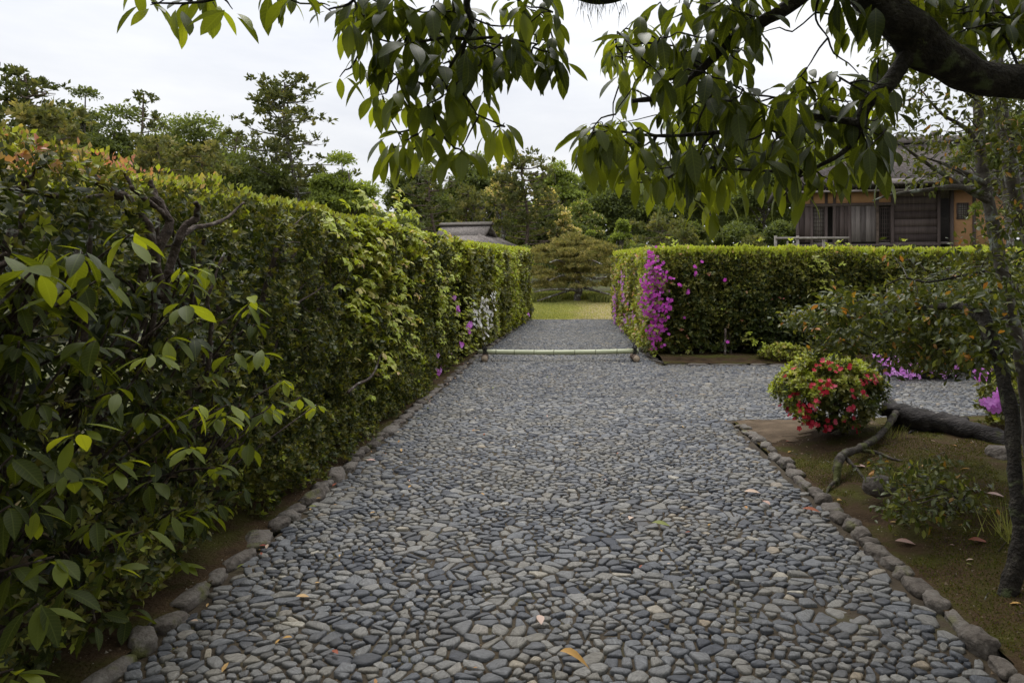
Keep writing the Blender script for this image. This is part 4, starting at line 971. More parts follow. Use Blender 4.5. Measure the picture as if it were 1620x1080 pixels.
for px, py, ti, n in [(940, 200, .5, 5), (930, 230, .4, 5), (960, 225, .5, 5), (1100, 268, .8, 6), (1130, 278, .85, 6), (1150, 268, .8, 5), (1040, 268, .6, 6), (1060, 278, .7, 5), (960, 243, .6, 6), (985, 258, .6, 6), (940, 230, .6, 5), (1120, 325, .9, 4), (1350, 223, .5, 7), (1370, 238, .6, 6), (1330, 253, .6, 5), (1250, 268, .7, 5), (1270, 278, .75, 4), (1395, 250, .5, 5), (1230, 258, .6, 4), (975, 85, .7, 4), (990, 105, .6, 4),
    (1045, 293, .8, 6), (1085, 258, .6, 6), (1105, 303, .9, 6), (1135, 303, .95, 5), (1070, 303, .85, 5), (1010, 278, .75, 5), (1160, 288, .8, 5), (1290, 268, .6, 6), (1310, 283, .7, 6), (1345, 268, .55, 6), (1360, 258, .5, 6), (1385, 248, .6, 5), (1275, 293, .8, 4), (1395, 268, .7, 4), (1410, 238, .7, 4), (1240, 293, .8, 4), (930, 248, .6, 5), (925, 215, .6, 4),
    (1450, 40, .2, 5), (1470, 75, .2, 5), (1500, 20, .2, 5), (1530, 45, .2, 6), (1560, 20, .2, 6), (1590, 40, .2, 6), (1540, 70, .25, 4), (1610, 20, .2, 5), (1480, -5, .2, 6), (1440, 5, .3, 5), (1510, 60, .3, 3)]:
    c = P(px, py, rng.uniform(2.35, 2.9)); tips.append(c); W.append((*whorl(c, n, .108, rng.uniform(.3, .95), (0, 0, -.1)), ti))
for _ in range(60):  # farther whorls tinted brighter to look sunlit
    px, py = rng.uniform(925, 1410), rng.uniform(120, 285)
    if any((px - a) ** 2 + (py + 15 - b) ** 2 < (r + 14) ** 2 for a, b, r in holes) or (px > 1230 and py > 245): continue
    c = P(px, py, rng.uniform(3.1, 4.2)); tips.append(c); W.append((*whorl(c, rng.integers(5, 8), .115, rng.uniform(.3, 1.0), (0, 0, -.1)), float(np.clip(rng.normal(.72, .14), .3, .98))))
for px, py in [(975, 60), (990, 45), (1005, 85), (968, 90), (1012, 60), (985, 120), (1000, 140), (1030, 100), (965, 75), (1020, 40)]:
    c = P(px, py, rng.uniform(2.9, 3.4)); tips.append(c); W.append((*whorl(c, 5, .10, .8, (0, 0, -.12)), .75))
for _ in range(34):
    px, py = rng.uniform(1425, 1660), rng.uniform(-40, 62)
    if py > 20 + .16 * (px - 1425) + 20: continue
    c = P(px, py, rng.uniform(2.5, 3.2)); tips.append(c); W.append((*whorl(c, rng.integers(4, 7), .125, rng.uniform(.4, .9), (0, 0, -.1)), float(np.clip(rng.normal(.3, .15), 0, .7))))
# unseen rest of the crown, added over and behind the viewer for shade
mainp = np.array([P(1880, 160, 2.5), P(1620, 128, 2.5), P(1432, 40, 2.42), P(1180, -90, 2.35), P(960, -14, 2.3), P(780, -60, 2.25), P(420, -40, 2.2)])
k = 0
CN = []
while k < 3300:
    c = np.array([rng.uniform(-3.8, 5.5), rng.uniform(-5.0, 4.2), rng.uniform(2.6, 5.2)])
    if c[1] > 2.6 and c[0] < 1.9: continue
    if c[2] < H_EYE + .40 * max(c[1], 0) + .28: continue
    if c[0] < -1 and c[2] < 3.0: continue
    k += 1; CN.append(whorl(c, rng.integers(6, 9), .19, .6))
place_leaves(over, W, OVV, None, 300)
leaves('leaves', over, M_BIG, LEAF2, np.vstack([w[0] for w in CN]), np.vstack([w[1] for w in CN]), np.vstack([w[2] for w in CN]), np.concatenate([w[3] for w in CN]), rng.uniform(.1, .6, sum(len(w[0]) for w in CN)), uv=True)  # unseen canopy leaves, dense enough to darken the foreground
for e in [[BASE + (.05, .05, 2.6), (1.5, 1.0, 3.2), (.2, .2, 3.5), (-1.6, -.2, 3.6)], [BASE + (.05, .05, 2.9), (2.0, 3.0, 3.4), (1.2, 3.2, 3.6)], [BASE + (.1, 0, 3.0), (1.8, .2, 3.6), (1.0, -1.6, 3.8)], [BASE + (.1, 0, 3.2), (3.6, 1.4, 3.8), (4.0, .4, 4.0)], [(.2, .2, 3.5), (-.4, 1.2, 3.4), (-1.6, 1.6, 3.3)]]:
    V, F = tube(e, .05, .015, 8, 6, .2); obj('branch', V, F, M_BARK_DARK, over, smooth=True)
nodes = np.array([P(*q) for tdef in twigs_def for q in tdef] + [P(*q) for q in [(1160, 60, 2.45), (1060, 150, 2.5), (1200, 200, 2.55), (1040, 215, 2.6), (1270, 270, 2.6), (1270, 185, 2.5), (1100, 262, 2.8), (1320, 250, 2.5), (1362, 200, 2.4)]])
tw = twig_net(nodes, tips, .0042, .0018, 2.0)
V, F = join(tw); obj('fine_twigs', V, F, M_BARK_DARK, over, smooth=True, kind='stuff')

# moss and little ferns growing on the limb
lp_ = spline([P(*q) for q in [(1485, 70, 2.45), (1432, 18, 2.42), (1395, -20, 2.4)]], 8); n = 900
pos = lp_[rng.integers(0, len(lp_), n)] + rng.normal(0, .035, (n, 3)); pos[:, 2] += rng.uniform(-.03, .04, n)
leaves('moss', over, M_MOSS, BLADE, pos, norm(rvec(n) * .6 + np.array([-.3, -.5, -.35])), rvec(n), rng.uniform(.02, .07, n), rng.uniform(.1, .8, n), wid=.07)
lp_ = spline([P(*q) for q in [(985, 0, 2.3), (940, 4, 2.3), (915, -6, 2.3)]], 6); n = 110
pos = lp_[rng.integers(0, len(lp_), n)] + rng.normal(0, .018, (n, 3))
leaves('moss', over, M_MOSS, BLADE, pos, norm(rvec(n) * .4 + np.array([0, 0, -1.0])), rvec(n), rng.uniform(.02, .06, n), rng.uniform(0, .5, n), wid=.06)

# ------------------------------------------------------------------ trees of the background
def crown_leaves(n, clumps, size, T, tint, flat=1.0, upn=.6, shell=.55):
    cl = np.array([c for c, r in clumps]); cr = np.array([r if np.ndim(r) else (r, r, r) for c, r in clumps], float)
    w = (cr[:, 0] * cr[:, 1]) ** .9; idx = rng.choice(len(cl), n, p=w / w.sum())
    u = rvec(n); rr = (shell + (1 - shell) * rng.random(n)) * (1 + .22 * rng.normal(size=n) * .6)
    u[:, 2] = np.where(u[:, 2] < -.35, -u[:, 2] * .5, u[:, 2])
    pos = cl[idx] + u * cr[idx] * rr[:, None]
    d = norm(u * .7 + rvec(n) * .8); nr = norm(u * .6 + np.array([0, 0, upn]) + rvec(n) * .6)
    tt = np.clip(tint + (hash3(np.stack([idx, idx * 7, idx * 3], -1), 3) - .5) * .22 + rng.normal(0, .08, n), 0, 1)
    return pos, d, nr, size * rng.uniform(.6, 1.3, n), tt
def broadleaf(name, label, px, d, py_top, wpx, tint, n=9000, lsize=.22, k_n=1.25, k_s=.90, base=None, group='trees beyond the hedges', cat='tree', cream=0, nc=40, sparse=1.0, lowfrac=.25, bark=None):
    n = int(n * k_n); lsize *= k_s
    x = (px - VX) / F_PX * d; zt = H_EYE + (VY - py_top) / F_PX * d; z0 = float(gz(x, d)) - .1; R = wpx / 2 / F_PX * d; Hh = zt - z0
    e = thing(name, label, cat, (x, d, z0), group)
    cz0 = z0 + Hh * lowfrac; clumps = []
    for _ in range(nc):
        u = rvec(1)[0]; u[2] = abs(u[2]) if rng.random() < .75 else u[2]
        f = rng.uniform(.45, .80) ; c = np.array([x, d, (cz0 + zt) / 2]) + u * np.array([R, R * .8, (zt - cz0) / 2]) * f
        r = R * rng.uniform(.17, .36) * sparse; clumps.append((c, (r, r, r * .68)))
    clumps.append((np.array([x, d, zt - R * .22]), (R * .35, R * .35, R * .22)))
    pos, dr, nr, sz, tt = crown_leaves(n, clumps, lsize, RHOMB, tint)
    if cream:
        up = (nr[:, 2] > .55) & (pos[:, 2] > cz0 + (zt - cz0) * .35) & (rng.random(n) < cream); tt = np.where(up, rng.uniform(.88, 1, n), tt)
    tp = []
    lean = rng.normal(0, .05) * Hh
    tk = [(x, d, z0), (x + lean * .3, d, z0 + Hh * .3), (x + lean, d, z0 + Hh * .62), (x + lean * .7, d, z0 + Hh * .85)]
    V, F = tube(tk, Hh * .022, Hh * .006, 8, 5, .15); obj('trunk', V, F, bark or M_BARK_GREY, e, smooth=True)
    for c, r in clumps[::2]:
        f = rng.uniform(.3, .7); o = np.array([x + lean * f, d, z0 + Hh * f * .9]); tp.append(tube([o, (o + c) / 2 + (0, 0, -.05 * R), c], Hh * .008, Hh * .003, 5, 4))
    V, F = join(tp); obj('limbs', V, F, bark or M_BARK_GREY, e, smooth=True, kind='stuff')
    leaves('crown', e, M_TREE, RHOMB, pos, dr, nr, sz, tt)
    return e
def needles(n, pads, size, tint, up=.5, wid=.14):
    cl = np.array([p[0] for p in pads]); cr = np.array([p[1] for p in pads], float); w = cr[:, 0] * cr[:, 1]; idx = rng.choice(len(cl), n, p=w / w.sum())
    u = rvec(n); u[:, 2] = np.abs(u[:, 2]) * np.where(rng.random(n) < .78, 1, -.6)
    rr = rng.random(n) ** .4
    # tufts: snap to tuft centres
    base = cl[idx] + u * cr[idx] * rr[:, None]
    K = max(n // 12, 1); cen = base[:K]; ci = rng.integers(0, K, n); pos = cen[ci] + rng.normal(0, size * .22, (n, 3))
    d = norm(rvec(n) + np.array([0, 0, up]) + .3 * u[:K][ci]); tt = np.clip(tint + .22 * (rng.random(K) - .5)[ci] + rng.normal(0, .08, n), 0, 1)
    tt = np.where(rng.random(K)[ci] < .10, np.clip(tt + .3, 0, 1), tt)
    return pos, d, rvec(n), size * rng.uniform(.7, 1.25, n), tt, wid
def pine(name, label, px, d, py_top, wpx, tint, n=9000, nl=26, nsize=.26, k_n=2.4, k_s=1.14, lowfrac=.3, lean=0.0, dome=False, cone=.5, padf=.34, group='trees beyond the hedges', trunk_r=.02, flat=.3, bark=None, gap=1.0):
    n = int(n * k_n); nsize *= k_s
    x = (px - VX) / F_PX * d; zt = H_EYE + (VY - py_top) / F_PX * d; z0 = float(gz(x, d)) - .1; R = wpx / 2 / F_PX * d; Hh = zt - z0
    e = thing(name, label, 'tree', (x, d, z0), group)
    bd = lean * Hh
    ks = np.linspace(0, 1, 6); tk = np.stack([x + bd * ks + .03 * Hh * np.sin(ks * 6 + px), d + .02 * Hh * np.sin(ks * 5), z0 + Hh * ks * .97], -1)
    V, F = tube(tk, Hh * trunk_r, Hh * trunk_r * .25, 9, 5, .15); obj('trunk', V, F, bark or M_BARK_PINE, e, smooth=True)
    pads, tp = [], []
    for k in range(nl):
        f = lowfrac + (1 - lowfrac) * ((k + rng.random()) / nl) ** .9 * .97
        o = np.array([np.interp(f, ks, tk[:, i]) for i in range(3)])
        g = (f - lowfrac) / (1 - lowfrac)
        rl = R * (math.sqrt(max(1 - g ** 2, .02)) if dome else (1 - cone * g) * (1 if g < .92 else .4)) * rng.uniform(.6, 1.02)
        a = k * 2.4 + rng.normal(0, .5); dv = np.array([math.cos(a), math.sin(a) * .85, 0]); sd = np.array([-dv[1], dv[0], 0])
        rise = rng.uniform(-.05, .35) if not dome else rng.uniform(-.06, .22)
        b1 = o + dv * rl * .35 + np.array([0, 0, rl * rise * .1]) + sd * rng.normal(0, .06) * rl; b2 = o + dv * rl * .7 + np.array([0, 0, rl * rise * .45]) + sd * rng.normal(0, .12) * rl
        tip = o + dv * rl + np.array([0, 0, rl * rise]) + sd * rng.normal(0, .16) * rl
        tp.append(tube([o, b1, b2, tip], Hh * trunk_r * .3, Hh * trunk_r * .06, 5, 3))
        for q, e0 in ((tip, None), (b2 + sd * rl * rng.uniform(.18, .4), b1), (b2 - sd * rl * rng.uniform(.18, .4), b1), (b1 + sd * rl * rng.uniform(-.3, .3), None), ((b2 + tip) / 2 + sd * rl * rng.normal(0, .2), b2)):
            q = q + np.array([0, 0, rl * rng.uniform(-.02, .12)])
            if e0 is not None: tp.append(tube([e0, (e0 + q) / 2 - (0, 0, .03 * rl), q], Hh * trunk_r * .12, Hh * trunk_r * .04, 4, 2))
            pr_ = R * padf * rng.uniform(.5, 1.1) * gap; pads.append((q + np.array([0, 0, pr_ * flat * .4]), (pr_, pr_, pr_ * flat)))
    pads.append((np.array([tk[-1][0], tk[-1][1], zt - R * .12]), (R * .22, R * .22, R * .12)))
    V, F = join(tp); obj('limbs', V, F, bark or M_BARK_PINE, e, smooth=True, kind='stuff')
    pos, dr, nr, sz, tt, wd = needles(n, pads, nsize, tint)
    leaves('crown', e, M_PINE, RHOMB, pos, dr, nr, sz, tt, wid=.8)
    return e
pine('pine_tree', 'dark dense pine at the far left edge above the hedge', 55, 42, 112, 250, .2, 20000, 40, .34, .2, cone=.55, padf=.24, flat=.4)
pine('pine_tree', 'rounded brown green pine directly above the pink tips of the left hedge', 70, 28, 176, 200, .52, 15000, 26, .24, .35, dome=True, padf=.4, flat=.45)
broadleaf('sparse_tree', 'thin sparse tree on the skyline right of the dark left pine', 135, 48, 138, 110, .35, 4500, .24, nc=46, sparse=.6, lowfrac=.12)
pine('pine_tree', 'slender sparse skyline pine with open tufts and bare twigs on its right', 222, 46, 140, 100, .22, 4200, 26, .26, .36, cone=.25, padf=.26, flat=.5, gap=.9, trunk_r=.013)
broadleaf('broadleaf_tree', 'mid green tree below the slender skyline pine', 190, 44, 165, 170, .34, 10000, .26, lowfrac=.05)
broadleaf('broadleaf_tree', 'dull green tree left of the big open pine', 320, 50, 180, 190, .4, 13000, .28, lowfrac=.05)
pine('pine_tree', 'grey brown young pine with candle tips above the hedge left of the tall pine', 248, 27, 218, 130, .5, 9000, 22, .2, .3, dome=True, padf=.4, flat=.5)
pine('pine_tree', 'second brownish young pine next to the tall pine foot', 325, 28, 226, 120, .48, 8000, 22, .2, .3, dome=True, padf=.4, flat=.5)
pine('pine_tree', 'tall open pine with spreading layered boughs on the left skyline', 458, 40, 122, 215, .32, 22000, 40, .26, .26, lean=.01, cone=.42, padf=.24, trunk_r=.016, flat=.4, bark=M_BARK_GREY, gap=.9)
broadleaf('broadleaf_tree', 'dense olive tree at the foot of the tall open pine', 440, 44, 255, 240, .36, 12000, .22, lowfrac=.1)
broadleaf('broadleaf_tree', 'bright green rounded tree sloping down to the sky gap', 540, 38, 240, 130, .58, 12000, .2, lowfrac=.1)
broadleaf('broadleaf_tree', 'olive tree filling the gap right of the far left pine', 120, 50, 165, 190, .38, 9000, .26, lowfrac=.05)
broadleaf('broadleaf_tree', 'grey green tree between the slender pine and the tall open pine', 275, 54, 182, 190, .42, 10000, .3, lowfrac=.05)
pine('pine_tree', 'small dark pine close to the left of the tall open pine', 372, 46, 205, 120, .3, 9000, 30, .26, .15, cone=.45, padf=.28, flat=.4)
broadleaf('broadleaf_tree', 'dark tree behind the left hedge beside the bright one', 385, 40, 235, 180, .34, 11000, .22, lowfrac=.1)
broadleaf('broadleaf_tree', 'hazy grey green tree right of the sky gap', 660, 55, 252, 120, .36, 9000, .3, lowfrac=.15)
broadleaf('broadleaf_tree', 'tall pale green tree behind the hut', 755, 58, 240, 130, .38, 9000, .3, lowfrac=.15)
pine('pine_tree', 'dark grey pine left of the thatched hut', 685, 48, 262, 140, .24, 12000, 34, .28, .1, cone=.45, padf=.26, flat=.4)
pine('pine_tree', 'light green soft pine just above the hut roof', 742, 44, 295, 95, .45, 10000, 24, .24, .2, dome=True, padf=.42, flat=.5)
broadleaf('flowering_tree', 'tree with cream blossom tips behind the middle pine', 795, 52, 262, 70, .5, 7000, .24, cream=.75, lowfrac=.3)
pine('pine_tree', 'large dark pine in the middle with reddish leaning trunks', 828, 42, 250, 150, .34, 18000, 40, .26, .18, lean=.01, cone=.4, padf=.26, flat=.42)
broadleaf('broadleaf_tree', 'fresh green tree on the skyline behind the middle pine', 882, 58, 255, 90, .62, 7000, .28, lowfrac=.3)
broadleaf('flowering_tree', 'tree with cream plumes right of the middle pine', 868, 48, 298, 75, .45, 7000, .22, cream=.8, lowfrac=.25)
broadleaf('flowering_tree', 'low rounded cream flowering tree above the dome pine', 893, 43, 335, 58, .5, 6000, .18, cream=.8, lowfrac=.2)
broadleaf('broadleaf_tree', 'brown tinged tree above the dome pine', 918, 50, 318, 90, .42, 8000, .24, lowfrac=.15, cream=.12)
broadleaf('broadleaf_tree', 'dark broad tree behind the dome pine', 870, 46, 330, 150, .25, 11000, .24, lowfrac=.05)
broadleaf('broadleaf_tree', 'tall dark tree right of centre behind the hanging leaves', 985, 58, 285, 170, .3, 11000, .3, lowfrac=.1)
broadleaf('round_shrub', 'bright green clipped shrub above the dome pine right side', 935, 36, 365, 40, .66, 4000, .12, lowfrac=.2, cat='shrub', group=None, nc=14)
broadleaf('broadleaf_tree', 'yellow green tree beside the layered pine', 985, 40, 348, 55, .7, 5000, .16, lowfrac=.2, nc=16)
pine('layered_pine', 'clipped layered pine above the right hedge corner', 1045, 36, 345, 130, .42, 13000, 26, .2, .2, dome=True, padf=.42, flat=.25)
pine('layered_pine', 'smaller dark layered pine left of the house', 1085, 33, 362, 70, .35, 6000, 18, .18, .2, dome=True, padf=.42, flat=.3)
broadleaf('broadleaf_tree', 'tall conifer like dark tree left of the house', 1120, 60, 250, 150, .3, 11000, .32, lowfrac=.05)
broadleaf('broadleaf_tree', 'dark green tree directly left of the house eave', 1210, 52, 262, 150, .34, 11000, .28, lowfrac=.02)
broadleaf('broadleaf_tree', 'green tree hidden behind the house roof', 1330, 62, 230, 220, .4, 10000, .34, lowfrac=.1)
broadleaf('broadleaf_tree', 'shady green tree at the right edge behind the house', 1600, 26, 130, 190, .45, 14000, .17, lowfrac=.1)
pine('clipped_shrub', 'low rounded clipped pine behind the wooden rail', 1200, 28, 377, 55, .45, 4500, 14, .14, .3, dome=True, padf=.45, flat=.35)
broadleaf('round_shrub', 'small dark rounded shrub at the foot of the layered pine', 1010, 33, 385, 75, .36, 4500, .12, lowfrac=.05, cat='shrub', group=None)
broadleaf('broadleaf_tree', 'dark green bushes behind the far left hedge and hut', 640, 34, 335, 120, .32, 7000, .18, lowfrac=.05)
broadleaf('broadleaf_tree', 'olive bush left of the dome pine', 830, 36, 388, 70, .38, 6000, .14, lowfrac=.02)
broadleaf('broadleaf_tree', 'dark undergrowth tree behind the lawn', 905, 38, 392, 180, .22, 9000, .16, lowfrac=.0)
for lab_, px_, d_, pt_, w_ in (('leafy bush at the foot of the dark tree left of the house', 1165, 44, 352, 90), ('second leafy bush left of the house below the dark tree', 1232, 46, 350, 80), ('dark bush behind the layered pines', 1090, 44, 350, 90), ('shaded bush behind the rail end', 1275, 50, 345, 90)):
    broadleaf('round_shrub', lab_, px_, d_, pt_, w_, .34, 5000, .2, lowfrac=.02, cat='shrub', group=None, nc=20)
# mass of far woods behind the trees
n = 50000
xw = rng.uniform(-75, 75, n); top = 5.0 + 3.5 * sstep(-4, 4, xw) + 5.0 * fbm(np.stack([xw, 0 * xw, 0 * xw], -1), .07, 2) + 2 * vnoise(np.stack([xw, 0 * xw, 0 * xw], -1), .3, 5)
gapw = np.exp(-((xw + 17.5) / 2.5) ** 2); top = top - gapw * 3.2
pos = np.stack([xw, 64 + rng.uniform(0, 6, n), .8 + top * rng.random(n) ** .8], -1)
leaves('far_woods', None, M_TREE, RHOMB, pos, rvec(n), norm(rvec(n) + (0, -.5, .5)), rng.uniform(.65, 1.1, n), np.clip(.33 + .5 * (fbm(pos, .3, 6) - .5) + rng.normal(0, .08, n), 0, .8))

# ------------------------------------------------------------------ dome pine on the lawn
def dome_pine():
    d = 30.0; b = np.array([(913 - VX) / F_PX * d, d, float(gz(0, d)) - .05])
    e = thing('dome_pine', 'broad domed pine with layered pads and crooked trunk at the end of the path', 'tree', b)
    S = d / F_PX
    tr_ = [b, b + (0, 0, .25), b + (.12, 0, .55), b + (.02, -.05, .85), b + (-.1, 0, 1.2), b + (.1, 0, 1.7), b + (-.05, 0, 2.2)]
    V, F = tube(tr_, .17, .05, 10, 6, .25); obj('trunk', V, F, M_BARK_GREY, e, smooth=True)
    Lm = [[(915, 462), (900, 458), (870, 458), (845, 462)], [(905, 458), (880, 466), (850, 476)], [(925, 455), (950, 462), (968, 466)], [(908, 440), (890, 436), (868, 444)], [(915, 430), (940, 440), (960, 438)], [(905, 425), (885, 412), (870, 415)], [(912, 415), (935, 412), (952, 418)]]
    for k, l in enumerate(Lm):
        pts = [P(px, py, d - .25 - 2.0 * (i / (len(l) - 1)) ** .8 * (1 if k % 2 == 0 else .8)) for i, (px, py) in enumerate(l)]; pts[0][1] = d - .02
        V, F = tube(pts, .065, .025, 7, 5, .25); obj('limb', V, F, M_BARK_GREY, e, smooth=True)
    pads = []
    for z, R, npd in [(.86, 2.05, 13), (1.25, 2.2, 15), (1.58, 2.2, 18), (1.9, 2.12, 17), (2.18, 1.95, 16), (2.42, 1.65, 14), (2.62, 1.25, 11), (2.76, .7, 7)]:
        for k in range(npd):
            a = 2 * np.pi * k / npd + rng.normal(0, .15); rr = R * rng.uniform(.72, 1.0); pr_ = rng.uniform(.3, .5)
            pads.append((b + np.array([math.cos(a) * rr - .12, math.sin(a) * rr * .9, z + rng.normal(0, .07) - .1]), (pr_, pr_, pr_ * .22)))
        for k in range(npd // 2):
            a = rng.uniform(0, 6.28); rr = R * rng.uniform(0, .6); pads.append((b + np.array([math.cos(a) * rr - .12, math.sin(a) * rr, z + .12]), (.45, .45, .12)))
    n = 56000
    pos, dr, nr, sz, tt, wd = needles(n, pads, .12, .66, up=.9)
    leaves('crown', e, M_PINE, RHOMB, pos, dr, nr, sz, tt, wid=.4)
dome_pine()
# grasses at the edge of the lawn under the pine
n = 26000
x = rng.uniform(-4.2, 4.6, n); y = rng.uniform(28.8, 34, n)
k = (np.abs(x - .4) > .7) | (y > 30.8); x, y = x[k], y[k]; n = len(x); pos = np.stack([x, y, gz(x, y)], -1)
leaves('tall_grass', None, M_GRASS, RHOMB, pos, norm(np.stack([rng.normal(0, .35, n), rng.normal(0, .35, n), np.ones(n)], -1)), rvec(n), rng.uniform(.15, .42, n), np.clip(rng.normal(.25, .2, n), 0, 1), wid=.2)

# ------------------------------------------------------------------ thatched hut behind the left hedge
def slab(quad, th):
    q = np.array(quad, float); nn = norm(np.cross(q[1] - q[0], q[2] - q[0])); nn = nn if nn[2] > 0 else -nn
    V = np.vstack([q, q - nn * th]); k = len(q)
    if k == 4: F = [[0, 1, 2], [0, 2, 3], [4, 6, 5], [4, 7, 6]]
    else: F = [[0, 1, 2], [3, 5, 4]]
    for i in range(k): j = (i + 1) % k; F += [[i, i + k, j + k], [i, j + k, j]]
    return V, np.array(F)
OBJ0 = obj
def hut():
    d = 40.0; S = d / F_PX
    xr0, xr1, zr, ze = (686 - VX) * S, (774 - VX) * S, H_EYE + (VY - 352) * S, H_EYE + (VY - 388) * S
    xe0, xe1 = (655 - VX) * S, (806 - VX) * S
    z0 = float(gz(-6, d)); cx = (xr0 + xr1) / 2
    e = thing('thatched_hut', 'small hut with grey thatched roof and bamboo ridge behind the left hedge', 'hut', (cx, d + 1.4, z0))
    dy = 2.0; ymid = d + dy
    zm = zr - (zr - ze) * .42
    def lerp(a, b, t): return a + (b - a) * t
    yf, yb = d + .95, 2 * ymid - d - .95; zc = ze + (zr - ze) * .46
    th = -.30; ct, st_ = math.cos(th), math.sin(th)
    def rot(V): V = np.array(V, float); q = V - (cx, ymid, 0); return np.c_[q[:, 0] * ct - q[:, 1] * st_ + cx, q[:, 0] * st_ + q[:, 1] * ct + ymid, V[:, 2]]
    _obj = OBJ0
    def obj(name, V, F, *a, **k): return _obj(name, rot(V), F, *a, **k)
    parts = [slab([(xr0, yf, zc), (xr1, yf, zc), (xr1, ymid, zr), (xr0, ymid, zr)], .2), slab([(xr0, yb, zc), (xr1, yb, zc), (xr1, ymid, zr), (xr0, ymid, zr)], .2),
             slab([(xe0, d, ze), (xe1, d, ze), (xr1, yf, zc), (xr0, yf, zc)], .22), slab([(xe0, 2 * ymid - d, ze), (xe1, 2 * ymid - d, ze), (xr1, yb, zc), (xr0, yb, zc)], .22)]
    for xe, xr in ((xe1, xr1 - .35), (xe0, xr0 + .35)): parts.append(slab([(xe, d, ze), (xe, 2 * ymid - d, ze), (xr, yb, zc + .12), (xr, yf, zc + .12)], .2))
    V, F = join(parts); roof = obj('roof', V, F, M_THATCH, e)
    for xr in (xr1 - .3, xr0 + .3):
        V, F = slab([(xr, yf, zc), (xr + .01, yb, zc), (xr, ymid, zr - .2)], .05); obj('gable', V, F, M_PLANK, roof)
    for k, (dyy, dz) in enumerate(((-.16, .02), (0, .10), (.16, .02))):
        V, F = tube([(xr0 - .12, ymid + dyy, zr + dz), (xr1 + .12, ymid + dyy, zr + dz)], .065, .06, 9, smoothpath=False); obj('ridge_pole', V, F, M_BAMBOO_GREY, roof, smooth=True)
    V, F = box((cx, ymid, zr - .02), (xr1 - xr0 + .1, .42, .12)); obj('ridge_cap', V, F, M_PLANK_GREY, roof)
    x0, x1 = xe0 + .5, xe1 - .5
    for c, s in (((cx, d + .55, (z0 + ze) / 2), (x1 - x0, .12, ze - z0 + .1)), ((cx, 2 * ymid - d - .55, (z0 + ze) / 2), (x1 - x0, .12, ze - z0 + .1)), ((x0, ymid, (z0 + ze) / 2), (.12, 2 * dy - 1.22, ze - z0 + .1)), ((x1, ymid, (z0 + ze) / 2), (.12, 2 * dy - 1.22, ze - z0 + .1))):
        V, F = box(c, s); obj('wall', V, F, M_PLASTER, e)
    for xx in (x0 + .01, x1 - .01):
        V, F = box((xx, d + .47, (z0 + ze) / 2), (.12, .12, ze - z0 + .05)); obj('post', V, F, M_PLANK, e)
hut()

